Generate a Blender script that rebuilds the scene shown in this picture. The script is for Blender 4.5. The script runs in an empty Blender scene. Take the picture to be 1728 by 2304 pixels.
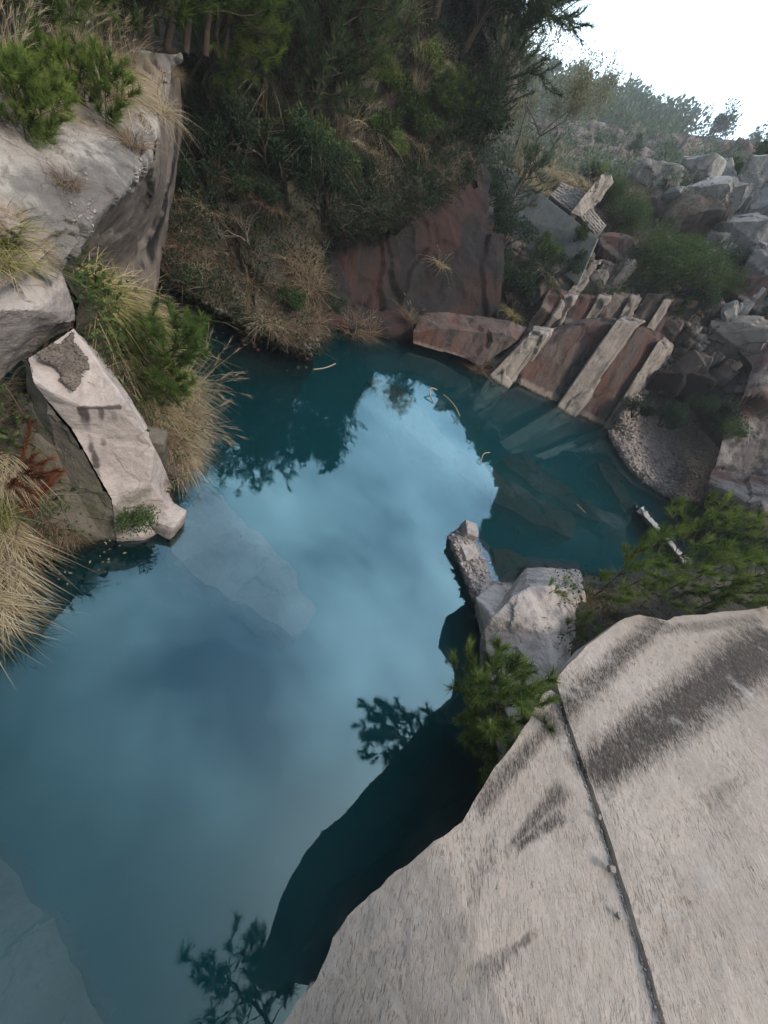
import bpy, bmesh, math, random
import numpy as np
from mathutils import Vector, Matrix

# ------------------------------------------------------------------ camera
H = 6.0                                     # camera height above the water
FPX, W0, H0 = 850.0, 1728.0, 2304.0
NADIR = (320.0, 1830.0)
_dx, _dy = NADIR[0] - W0 / 2, NADIR[1] - H0 / 2
PITCH = math.atan(FPX / math.hypot(_dx, _dy))
ROLL = math.atan2(-_dx, _dy)
FWD = np.array([0, math.cos(PITCH), -math.sin(PITCH)])
_u0 = np.array([0, math.sin(PITCH), math.cos(PITCH)]); _r0 = np.array([1.0, 0, 0])
CR = math.cos(ROLL) * _r0 + math.sin(ROLL) * _u0
CU = -math.sin(ROLL) * _r0 + math.cos(ROLL) * _u0
EYE = np.array([0, 0, H])

scene = bpy.context.scene
COL = scene.collection
cam_d = bpy.data.cameras.new("camera"); cam = bpy.data.objects.new("camera", cam_d); COL.objects.link(cam)
m = Matrix.Identity(4)
for i in range(3):
    m[i][0] = CR[i]; m[i][1] = CU[i]; m[i][2] = -FWD[i]; m[i][3] = EYE[i]
cam.matrix_world = m
cam_d.sensor_fit = 'HORIZONTAL'; cam_d.sensor_width = 36; cam_d.lens = 36 * FPX / W0
cam_d.clip_start = 0.05; cam_d.clip_end = 2000
scene.camera = cam

# ------------------------------------------------------------------ sky, sun, exposure
SUN_EL, SUN_AZ = math.radians(52), math.radians(95)       # azimuth clockwise from +Y
world = bpy.data.worlds.new("World"); scene.world = world; world.use_nodes = True
nt = world.node_tree; nt.nodes.clear()
def wn(t, **k):
    n = nt.nodes.new(t)
    for a, b in k.items(): setattr(n, a, b)
    return n
sky = wn('ShaderNodeTexSky', sky_type='NISHITA', sun_disc=False, sun_elevation=SUN_EL, sun_rotation=SUN_AZ,
         air_density=1.0, dust_density=3.5, ozone_density=1.0)
tc = wn('ShaderNodeTexCoord'); mp = wn('ShaderNodeMapping'); mp.inputs['Scale'].default_value = (1.3, 1.3, 3.2)
nz = wn('ShaderNodeTexNoise'); nz.inputs['Scale'].default_value = 1.7; nz.inputs['Detail'].default_value = 7
nz.inputs['Roughness'].default_value = 0.5
rp = wn('ShaderNodeValToRGB'); rp.color_ramp.elements[0].position = 0.36; rp.color_ramp.elements[1].position = 0.74
mixc = wn('ShaderNodeMix', data_type='RGBA'); mixc.inputs['B'].default_value = (9.0, 11.2, 12.8, 1)
fac = wn('ShaderNodeMath', operation='MULTIPLY'); fac.inputs[1].default_value = 0.72
# the veil of cloud is brightest ahead of the camera: a glow added apart from the sun
_ga, _ge = math.radians(-3), math.radians(37)
nrm = wn('ShaderNodeVectorMath', operation='NORMALIZE'); dot = wn('ShaderNodeVectorMath', operation='DOT_PRODUCT')
dot.inputs[1].default_value = (math.sin(_ga) * math.cos(_ge), math.cos(_ga) * math.cos(_ge), math.sin(_ge))
gl = wn('ShaderNodeMapRange', interpolation_type='SMOOTHSTEP'); gl.inputs['From Min'].default_value = .42; gl.inputs['From Max'].default_value = 1.0
gl.inputs['To Min'].default_value = .58; gl.inputs['To Max'].default_value = 3.0
glow = wn('ShaderNodeMix', data_type='RGBA', blend_type='MULTIPLY'); glow.inputs['Factor'].default_value = 1
bg = wn('ShaderNodeBackground'); bg.inputs['Strength'].default_value = 0.12
out = wn('ShaderNodeOutputWorld')
L = nt.links.new
L(tc.outputs['Generated'], mp.inputs['Vector']); L(mp.outputs['Vector'], nz.inputs['Vector'])
L(nz.outputs['Fac'], rp.inputs['Fac']); L(rp.outputs['Color'], fac.inputs[0])
L(fac.outputs[0], mixc.inputs['Factor']); L(sky.outputs['Color'], mixc.inputs['A'])
L(tc.outputs['Generated'], nrm.inputs[0]); L(nrm.outputs[0], dot.inputs[0]); L(dot.outputs['Value'], gl.inputs['Value'])
L(mixc.outputs['Result'], glow.inputs['A']); L(gl.outputs[0], glow.inputs['B']); L(glow.outputs['Result'], bg.inputs['Color']); L(bg.outputs['Background'], out.inputs['Surface'])

sun_d = bpy.data.lights.new("sun", 'SUN'); sun_d.energy = 2.0; sun_d.angle = math.radians(14); sun_d.color = (1, 0.92, 0.80)
sun = bpy.data.objects.new("sun", sun_d); COL.objects.link(sun)
_sd = Vector((math.sin(SUN_AZ) * math.cos(SUN_EL), math.cos(SUN_AZ) * math.cos(SUN_EL), math.sin(SUN_EL)))
sun.rotation_euler = (-_sd).to_track_quat('-Z', 'Y').to_euler(); sun.location = _sd * 100

vs = scene.view_settings
vs.view_transform = 'Standard'; vs.look = 'None'; vs.gamma = 1; vs.use_curve_mapping = False; vs.exposure = 0.45
HAZE = 0.0012
cy = scene.cycles
cy.max_bounces = 6; cy.diffuse_bounces = 3; cy.glossy_bounces = 2; cy.transparent_max_bounces = 10
cy.transmission_bounces = 4; cy.volume_bounces = 1; cy.use_denoising = True
cy.caustics_reflective = False; cy.caustics_refractive = False

# ------------------------------------------------------------------ helpers
def ray(px, py):
    v = FWD * FPX + CR * (px - W0 / 2) - CU * (py - H0 / 2)
    return v / np.linalg.norm(v)
def P(px, py, z=None, D=None):
    """a point of the place: along a sight line, at height z or at horizontal distance D"""
    v = ray(px, py)
    t = (z - H) / v[2] if z is not None else D / math.hypot(v[0], v[1])
    return EYE + v * t
def PIX(p):
    q = np.asarray(p, float) - EYE; w = q @ FWD
    return np.stack([W0 / 2 + FPX * (q @ CR) / w, H0 / 2 - FPX * (q @ CU) / w], -1), w

_rs = np.random.RandomState(7)
_perm = np.concatenate([_rs.permutation(256)] * 3)
_grad = _rs.normal(size=(256, 3)); _grad /= np.linalg.norm(_grad, axis=1)[:, None]
def perlin(p):
    p = np.asarray(p, float); i = np.floor(p).astype(int); f = p - i; i &= 255
    u = f * f * f * (f * (f * 6 - 15) + 10); r = 0
    for dx in (0, 1):
        for dy in (0, 1):
            for dz in (0, 1):
                h = _perm[_perm[_perm[i[:, 0] + dx] + i[:, 1] + dy] + i[:, 2] + dz]
                g = (_grad[h] * (f - (dx, dy, dz))).sum(1)
                w = (u[:, 0] if dx else 1 - u[:, 0]) * (u[:, 1] if dy else 1 - u[:, 1]) * (u[:, 2] if dz else 1 - u[:, 2])
                r = r + g * w
    return r
def fbm(p, oct=4):
    r = 0; a = 1.0; p = np.asarray(p, float)
    for k in range(oct): r = r + a * perlin(p * 2 ** k + 17.3 * k); a *= .5
    return r
def facets(p, cell, seed, stretch=(1, 1, 1)):
    """fractured-rock noise: every Voronoi cell gets its own offset and tilt"""
    rs = np.random.RandomState(seed); st = np.asarray(stretch, float)
    q = np.asarray(p) / cell / st; lo = q.min(0) - 1; hi = q.max(0) + 1
    n = int(min(900, max(8, np.prod(hi - lo) * 0.7)))
    s = lo + rs.rand(n, 3) * (hi - lo); o = rs.normal(size=n) * .55; g = rs.normal(size=(n, 3)) * .55
    res = np.zeros(len(q))
    for a in range(0, len(q), 4000):
        d = q[a:a + 4000, None, :] - s[None]; k = (d ** 2).sum(2).argmin(1); j = np.arange(len(k))
        res[a:a + 4000] = o[k] + (d[j, k] * g[k]).sum(1)
    return res

def mesh_obj(name, verts, faces, mat=None, parent=None, smooth=False, tint=None, link=True):
    me = bpy.data.meshes.new(name)
    if isinstance(faces, np.ndarray):
        k = faces.shape[1]; n = len(faces)
        me.vertices.add(len(verts)); me.vertices.foreach_set('co', np.asarray(verts, np.float32).ravel())
        me.loops.add(n * k); me.loops.foreach_set('vertex_index', faces.astype(np.int32).ravel())
        me.polygons.add(n); me.polygons.foreach_set('loop_start', np.arange(0, n * k, k, dtype=np.int32))
        me.update(calc_edges=True)
    else:
        me.from_pydata([tuple(v) for v in verts], [], [tuple(f) for f in faces]); me.update()
    if tint is not None:
        at = me.attributes.new('tint', 'FLOAT', 'POINT'); at.data.foreach_set('value', np.asarray(tint, np.float32))
    if smooth: me.polygons.foreach_set('use_smooth', np.ones(len(me.polygons), bool))
    if mat: me.materials.append(mat)
    o = bpy.data.objects.new(name, me)
    if parent: o.parent = parent
    if link: COL.objects.link(o)
    return o
def tag(o, label, cat, group=None):
    o['label'] = label; o['category'] = cat
    if group: o['group'] = group
    return o
def structure(o): o['kind'] = 'structure'; return o
def stuff(o): o['kind'] = 'stuff'; return o
def thing(name, label, cat, loc=(0, 0, 0), group=None):
    o = bpy.data.objects.new(name, None); COL.objects.link(o); o.location = loc; o.empty_display_size = .1
    return tag(o, label, cat, group)
def lean(tilt, rz):
    """tilt is given by world heading; undo the plant's own turn"""
    c, s_ = math.cos(rz), math.sin(rz); hx, hy = tilt[1], -tilt[0]; return (-(-s_ * hx + c * hy), c * hx + s_ * hy)
def copy_thing(src, loc, rz=0, scale=1.0, tilt=(0, 0), label=None, group=None):
    c = src.copy(); COL.objects.link(c); c.location = loc; c.rotation_euler = (*lean(tilt, rz), rz); c.scale = (scale,) * 3
    if label: c['label'] = label
    if group: c['group'] = group
    for ch in list(src.children):
        d = ch.copy(); COL.objects.link(d); d.parent = c
        for g in list(ch.children):
            e = g.copy(); COL.objects.link(e); e.parent = d
    return c

def refine(verts, faces, edge, maxit=7):
    bm = bmesh.new(); vs_ = [bm.verts.new(tuple(v)) for v in verts]
    for f in faces:
        try: bm.faces.new([vs_[i] for i in f])
        except ValueError: pass
    bmesh.ops.recalc_face_normals(bm, faces=bm.faces[:])
    bmesh.ops.triangulate(bm, faces=bm.faces[:])
    for _ in range(maxit):
        es = [e for e in bm.edges if e.calc_length() > edge]
        if not es: break
        bmesh.ops.subdivide_edges(bm, edges=es, cuts=1)
        bmesh.ops.triangulate(bm, faces=[f for f in bm.faces if len(f.verts) > 3])
    bm.normal_update()
    return bm
def rock(name, verts, faces, mat, edge=.15, disp=(), parent=None, smooth=False, soften=0, link=True):
    """polyhedral rock: coarse faces, refined, then broken up along the normals. disp = (kind, cell, amp, seed[, stretch])"""
    bm = refine(verts, faces, edge)
    for _ in range(soften): bmesh.ops.smooth_vert(bm, verts=bm.verts[:], factor=.5, use_axis_x=True, use_axis_y=True, use_axis_z=True)
    bm.normal_update()
    co = np.array([v.co[:] for v in bm.verts]); no = np.array([v.normal[:] for v in bm.verts])
    d = np.zeros(len(co))
    for k in disp:
        if k[0] == 'f': d += k[2] * facets(co + .25 * k[1] * np.stack([perlin(co / k[1] * 2 + s) for s in (3, 9, 21)], 1), k[1], k[3], k[4] if len(k) > 4 else (1, 1, 1))
        else: d += k[2] * fbm(co / k[1] + k[3] * 3.7)
    co = co + no * d[:, None]
    for v, c in zip(bm.verts, co): v.co = c
    me = bpy.data.meshes.new(name); bm.to_mesh(me); bm.free()
    if smooth: me.polygons.foreach_set('use_smooth', np.ones(len(me.polygons), bool))
    me.materials.append(mat)
    o = bpy.data.objects.new(name, me)
    if parent: o.parent = parent
    if link: COL.objects.link(o)
    return o
def crom(a, n):
    """Catmull-Rom resampling of control points along axis 0"""
    a = np.asarray(a, float); k = len(a); t = np.linspace(0, k - 1, n); i = np.clip(t.astype(int), 0, k - 2); f = (t - i)
    f = f.reshape((-1,) + (1,) * (a.ndim - 1))
    p0 = a[np.maximum(i - 1, 0)]; p1 = a[i]; p2 = a[i + 1]; p3 = a[np.minimum(i + 2, k - 1)]
    return .5 * (2 * p1 + (p2 - p0) * f + (2 * p0 - 5 * p1 + 4 * p2 - p3) * f ** 2 + (3 * p1 - p0 - 3 * p2 + p3) * f ** 3)
def lin(a, n):
    a = np.asarray(a, float); k = len(a); t = np.linspace(0, k - 1, n); i = np.clip(t.astype(int), 0, k - 2); f = (t - i).reshape((-1,) + (1,) * (a.ndim - 1))
    return a[i] * (1 - f) + a[i + 1] * f
def grid_normals(g):
    du = np.gradient(g, axis=0); dv = np.gradient(g, axis=1); n = np.cross(dv, du)
    return n / (np.linalg.norm(n, axis=2)[:, :, None] + 1e-9)
def loft(rows, nu, nv, disp=(), curve=crom, up=True):
    """rows of 3D control points -> grid (nv x nu x 3) broken up by noise"""
    g = np.array([curve(r, nu) for r in rows]); g = curve(g, nv)
    n = grid_normals(g)
    if up and n[..., 2].mean() < 0: n = -n
    p = g.reshape(-1, 3); d = np.zeros(len(p))
    for k in disp:
        if k[0] == 'f': d += k[2] * facets(p + .25 * k[1] * np.stack([perlin(p / k[1] * 2 + s) for s in (3, 9, 21)], 1), k[1], k[3], k[4] if len(k) > 4 else (1, 1, 1))
        else: d += k[2] * fbm(p / k[1] + k[3] * 3.7)
    return (p + n.reshape(-1, 3) * d[:, None]).reshape(g.shape)
def grid_obj(name, g, mat, smooth=False, parent=None):
    nv, nu = g.shape[:2]; i = np.arange(nv * nu).reshape(nv, nu)
    f = np.stack([i[:-1, :-1], i[:-1, 1:], i[1:, 1:], i[1:, :-1]], -1).reshape(-1, 4)
    return mesh_obj(name, g.reshape(-1, 3), f, mat, smooth=smooth, parent=parent)
def on_grid(g, px, py):
    """the spot of a terrain grid that lies nearest to a sight line"""
    pix, w = PIX(g.reshape(-1, 3)); e = ((pix - (px, py)) ** 2).sum(1) + np.where(w < .3, 1e9, 0)
    return g.reshape(-1, 3)[e.argmin()]

# ------------------------------------------------------------------ materials
def new_mat(name):
    mt = bpy.data.materials.new(name); mt.use_nodes = True; t = mt.node_tree; t.nodes.clear()
    return mt, t
class NB:
    """tiny node builder"""
    def __init__(s, t): s.t = t
    def n(s, typ, ins=None, **k):
        x = s.t.nodes.new(typ)
        for a, b in k.items(): setattr(x, a, b)
        for a, b in (ins or {}).items():
            if hasattr(b, 'is_linked') or isinstance(b, bpy.types.NodeSocket): s.t.links.new(b, x.inputs[a])
            else: x.inputs[a].default_value = b
        return x
    def math(s, op, a, b=0.0, c=None, clamp=False):
        i = {0: a, 1: b}
        if c is not None: i[2] = c
        return s.n('ShaderNodeMath', i, operation=op, use_clamp=clamp).outputs[0]
    def noise(s, vec, scale, detail=4, rough=.55, dist=0):
        return s.n('ShaderNodeTexNoise', {'Vector': vec, 'Scale': scale, 'Detail': detail, 'Roughness': rough, 'Distortion': dist}).outputs['Fac']
    def ramp(s, f, a, b):
        return s.n('ShaderNodeMapRange', {'Value': f, 'From Min': a, 'From Max': b}).outputs[0]
    def mix(s, f, a, b):
        x = s.n('ShaderNodeMix', {'Factor': f}, data_type='RGBA')
        for k, v in (('A', a), ('B', b)):
            if isinstance(v, bpy.types.NodeSocket): s.t.links.new(v, x.inputs[k])
            else: x.inputs[k].default_value = (*v, 1) if len(v) == 3 else v
        return x.outputs['Result']
    def pos(s): return s.n('ShaderNodeTexCoord').outputs['Object']
    def map(s, v, scale=(1, 1, 1), rot=(0, 0, 0), loc=(0, 0, 0)):
        return s.n('ShaderNodeMapping', {'Vector': v, 'Scale': scale, 'Rotation': rot, 'Location': loc}).outputs[0]
    def bump(s, h, dist, strength=1.0, normal=None):
        i = {'Height': h, 'Distance': dist, 'Strength': strength}
        if normal is not None: i['Normal'] = normal
        return s.n('ShaderNodeBump', i).outputs[0]
    def out(s, shader, vol=None):
        o = s.n('ShaderNodeOutputMaterial')
        if shader is not None: s.t.links.new(shader, o.inputs['Surface'])
        if vol is not None: s.t.links.new(vol, o.inputs['Volume'])
def rock_mat(name, light, mid, dark, streak=None, streak_col=(.03, .026, .026), streak_amt=.6, red=None, moss=None, scale=1.0, rough=.9, bump=.03, up_light=None, stains=(), tide=None):
    """weathered stone: blotches, grain, run-off streaks down the face, rust and moss stains"""
    mt, t = new_mat(name); b = NB(t); p = b.pos()
    big = b.noise(p, .9 * scale, 5, .6); med = b.noise(p, 4.5 * scale, 6, .62); fine = b.noise(p, 38 * scale, 5, .65)
    c = b.mix(b.ramp(big, .36, .64), mid, light)
    c = b.mix(b.math('MULTIPLY', b.ramp(med, .52, .72), .75), c, dark)
    c = b.mix(b.math('MULTIPLY', b.ramp(fine, .45, .75), .35), c, dark)
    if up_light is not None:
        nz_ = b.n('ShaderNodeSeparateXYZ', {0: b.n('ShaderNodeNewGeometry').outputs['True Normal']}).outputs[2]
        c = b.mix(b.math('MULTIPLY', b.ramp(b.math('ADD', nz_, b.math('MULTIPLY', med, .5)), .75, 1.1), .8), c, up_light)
    if red is not None:
        r = b.noise(b.map(p, (.55, .55, .16), loc=(4, 2, 1)), 1.3, 4, .55)
        c = b.mix(b.math('MULTIPLY', b.ramp(r, .47, .6), .85), c, red)
    if streak is not None:
        s_ = b.noise(b.map(p, (1, 1, .09), rot=streak), 3.2 * scale, 5, .6)
        k = b.math('MULTIPLY', b.ramp(s_, .50, .62), streak_amt)
        c = b.mix(k, c, streak_col)
    for (a_, z_, w_, k_, col_) in stains:
        a_, z_ = Vector(a_), Vector(z_); d_ = z_ - a_; Ln = d_.length; d_.normalize()
        wob = b.n('ShaderNodeVectorMath', {0: b.n('ShaderNodeTexNoise', {'Vector': p, 'Scale': 2.5, 'Detail': 4}).outputs['Color'], 'Scale': w_ * 1.6}, operation='SCALE').outputs[0]
        rel = b.n('ShaderNodeVectorMath', {0: b.n('ShaderNodeVectorMath', {0: p, 1: wob}, operation='ADD').outputs[0], 1: tuple(a_ + Vector((.8, .8, .8)) * w_)}, operation='SUBTRACT').outputs[0]
        al = b.math('MINIMUM', b.math('MAXIMUM', b.n('ShaderNodeVectorMath', {0: rel, 1: tuple(d_)}, operation='DOT_PRODUCT').outputs['Value'], 0), Ln)
        off_ = b.n('ShaderNodeVectorMath', {0: rel, 1: b.n('ShaderNodeVectorMath', {0: tuple(d_), 'Scale': al}, operation='SCALE').outputs[0]}, operation='SUBTRACT').outputs[0]
        ds = b.n('ShaderNodeVectorMath', {0: off_}, operation='LENGTH').outputs['Value']
        g_ = b.noise(b.map(p, (9, 9, 1.2)), 1.0, 4, .6)
        k = b.math('MULTIPLY', b.ramp(b.math('ADD', b.math('DIVIDE', ds, w_), b.math('MULTIPLY', b.math('SUBTRACT', g_, .5), 1.6)), 1.15, .55), k_)
        c = b.mix(k, c, col_)
    if moss is not None:
        mo = b.noise(p, 1.7, 5, .6); c = b.mix(b.math('MULTIPLY', b.ramp(mo, .55, .68), .7), c, moss)
    cr = b.n('ShaderNodeTexVoronoi', {'Vector': b.n('ShaderNodeVectorMath', {0: p, 1: b.n('ShaderNodeTexNoise', {'Vector': p, 'Scale': 2.0}).outputs['Color']}, operation='ADD').outputs[0], 'Scale': .8 * scale}, feature='DISTANCE_TO_EDGE').outputs['Distance']
    crk = b.ramp(cr, 0, .018)
    crk = b.math('MAXIMUM', crk, b.ramp(b.noise(p, 1.6, 3, .5), .52, .44)); c = b.mix(b.math('MULTIPLY', b.math('SUBTRACT', 1, crk), .35), c, tuple(x * .45 for x in dark))
    zz = b.math('ADD', b.n('ShaderNodeSeparateXYZ', {0: p}).outputs[2], b.math('MULTIPLY', b.math('SUBTRACT', med, .5), .22))
    if tide is not None: c = b.mix(b.math('MULTIPLY', b.math('MINIMUM', b.ramp(zz, .34, .22), b.ramp(zz, .02, .08)), .7), c, tide)
    c = b.mix(b.math('MULTIPLY', b.ramp(zz, .10, .03), .6), c, tuple(x * .5 for x in dark))      # wet foot at the waterline
    h = b.math('ADD', b.math('MULTIPLY', med, 1.0), b.math('ADD', b.math('MULTIPLY', fine, .35), b.math('MULTIPLY', crk, .12)))
    bs = b.n('ShaderNodeBsdfPrincipled', {'Base Color': c, 'Roughness': rough, 'Normal': b.bump(h, bump), 'Specular IOR Level': .25})
    b.out(bs.outputs[0]); return mt
def leaf_mat(name, lo, hi, trans=.25, rough=.7):
    """foliage: the 'tint' of each leaf, needle or blade picks its colour"""
    mt, t = new_mat(name); b = NB(t)
    a = b.n('ShaderNodeAttribute', attribute_name='tint').outputs['Fac']
    rnd = b.n('ShaderNodeObjectInfo').outputs['Random']
    f = b.math('ADD', a, b.math('MULTIPLY', b.math('SUBTRACT', rnd, .5), .22), clamp=True)
    c = b.mix(f, lo, hi)
    d = b.n('ShaderNodeBsdfDiffuse', {'Color': c}); tr = b.n('ShaderNodeBsdfTranslucent', {'Color': c})
    mx = b.n('ShaderNodeMixShader', {0: trans}); t.links.new(d.outputs[0], mx.inputs[1]); t.links.new(tr.outputs[0], mx.inputs[2])
    b.out(mx.outputs[0]); return mt
def grass_mat(name, cols):
    mt, t = new_mat(name); b = NB(t)
    a = b.n('ShaderNodeAttribute', attribute_name='tint').outputs['Fac']
    r = b.n('ShaderNodeValToRGB', {0: a}); e = r.color_ramp.elements
    while len(e) < len(cols): e.new(.5)
    for i, c in enumerate(cols): e[i].position = i / (len(cols) - 1); e[i].color = (*c, 1)
    d = b.n('ShaderNodeBsdfDiffuse', {'Color': r.outputs[0]}); tr = b.n('ShaderNodeBsdfTranslucent', {'Color': r.outputs[0]})
    mx = b.n('ShaderNodeMixShader', {0: .3}); t.links.new(d.outputs[0], mx.inputs[1]); t.links.new(tr.outputs[0], mx.inputs[2])
    b.out(mx.outputs[0]); return mt
def plain_mat(name, c1, c2, scale=12, rough=.85, bump=.01):
    mt, t = new_mat(name); b = NB(t); p = b.pos(); n = b.noise(p, scale, 5, .6)
    bs = b.n('ShaderNodeBsdfPrincipled', {'Base Color': b.mix(b.ramp(n, .35, .65), c1, c2), 'Roughness': rough, 'Normal': b.bump(n, bump), 'Specular IOR Level': .2})
    b.out(bs.outputs[0]); return mt

M = {}
M['ledge'] = rock_mat('ledge stone', (.52, .475, .43), (.37, .32, .27), (.13, .12, .11), scale=1.6, bump=.08)
M['leftwall'] = rock_mat('cut wall stone', (.20, .165, .14), (.15, .12, .10), (.07, .058, .05), streak=(.25, .1, 0), streak_amt=.95, streak_col=(.022, .02, .02), scale=.8, bump=.03)
M['block'] = rock_mat('pale block stone', (.43, .37, .335), (.37, .315, .285), (.22, .19, .17), streak=(.1, 0, 0), streak_amt=.35, streak_col=(.07, .055, .06), bump=.03)
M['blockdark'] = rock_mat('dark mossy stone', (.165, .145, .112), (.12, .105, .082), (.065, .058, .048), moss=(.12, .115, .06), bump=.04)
M['hill'] = rock_mat('hill earth', (.10, .085, .062), (.055, .047, .034), (.026, .023, .018), moss=(.035, .045, .02), bump=.09)
M['path'] = plain_mat('bare earth', (.26, .20, .155), (.17, .13, .10), 9, bump=.03)
M['cliff'] = rock_mat('cut cliff stone', (.125, .095, .083), (.085, .063, .056), (.04, .03, .028), streak=(0, .12, 0), streak_amt=.8, red=(.115, .05, .036), scale=.7, bump=.06, tide=(.26, .22, .19))
M['pillar'] = rock_mat('pale pillar stone', (.36, .31, .265), (.26, .22, .19), (.10, .083, .073), streak=(0, .12, 0), streak_amt=.45, scale=.8, bump=.04, tide=(.36, .31, .27))
M['cave'] = rock_mat('shade-darkened cave stone', (.021, .017, .018), (.015, .013, .0135), (.009, .008, .0085), streak=(0, .1, 0), streak_amt=.5, red=(.045, .022, .018), scale=.6, bump=.06)  # stone colour darkened to stand in for the overhang's shade
M['lip'] = rock_mat('mossy lip stone', (.085, .074, .05), (.055, .048, .034), (.025, .023, .018), moss=(.045, .05, .022), bump=.07)
M['boulder'] = rock_mat('grey boulder stone', (.40, .38, .355), (.32, .30, .28), (.17, .16, .15), streak=(0, .1, 0), streak_amt=.3, scale=.8, bump=.05)
M['brownrock'] = rock_mat('brown broken stone', (.20, .165, .14), (.135, .11, .093), (.065, .053, .047), streak=(0, .1, 0), streak_amt=.5, red=(.10, .06, .045), scale=1.0, bump=.06)
M['gravel'] = plain_mat('gravel stone', (.33, .28, .25), (.20, .165, .15), 6, bump=.02)
M['pebble'] = plain_mat('pale pebble', (.42, .36, .33), (.26, .22, .20), 5, bump=.01)
M['bed'] = plain_mat('pool bed silt', (.10, .11, .085), (.06, .07, .055), 1.5, bump=.02)
M['sunken'] = rock_mat('sunken stone', (.50, .47, .37), (.40, .37, .29), (.24, .22, .17), bump=.04)
M['sunkenbrown'] = rock_mat('sunken brown stone', (.36, .28, .16), (.26, .205, .12), (.14, .115, .07), bump=.05)
M['concrete'] = rock_mat('grey concrete', (.21, .225, .22), (.165, .175, .17), (.10, .105, .10), streak=(0, .1, 0), streak_amt=.35, streak_col=(.08, .085, .08), bump=.01)
M['brick'] = rock_mat('stone block', (.36, .315, .28), (.28, .24, .215), (.16, .135, .12), scale=2, bump=.02)
M['bark'] = plain_mat('bark', (.085, .062, .045), (.045, .034, .026), 30, bump=.01)
M['palebark'] = plain_mat('pale bark', (.24, .21, .175), (.15, .13, .11), 20, bump=.01)
M['deadwood'] = plain_mat('dead twig', (.22, .19, .16), (.12, .10, .085), 20, bump=.005)

# slab of cut stone: chisel rows along the cut, dark run-off bands across it
SLAB_G = math.radians(11)            # direction of the chisel rows, west of +Y
def slab_st(x, y):
    return -math.sin(SLAB_G) * x + math.cos(SLAB_G) * y, math.cos(SLAB_G) * x + math.sin(SLAB_G) * y
def slab_bend(x, y):
    s, t = slab_st(x, y); return .58 * np.maximum(0, 3.1 - t - .6 * s) ** 1.3
def slab_z(x, y):
    s, t = slab_st(x, y); return 0.82 - .21 * s + .40 * t - slab_bend(x, y)
def SP(px, py, dz=0.0):
    """where a sight line meets the tilted cut surface"""
    v = ray(px, py); lo, hi = .5, 40.0
    f = lambda k: (EYE + v * k)[2] - slab_z(*(EYE + v * k)[:2]) - dz
    for k in np.linspace(1.5, 30, 200):
        if f(k) < 0: hi = k; break
        lo = k
    for _ in range(40):
        k = (lo + hi) / 2
        if f(k) < 0: hi = k
        else: lo = k
    return EYE + v * k
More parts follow.
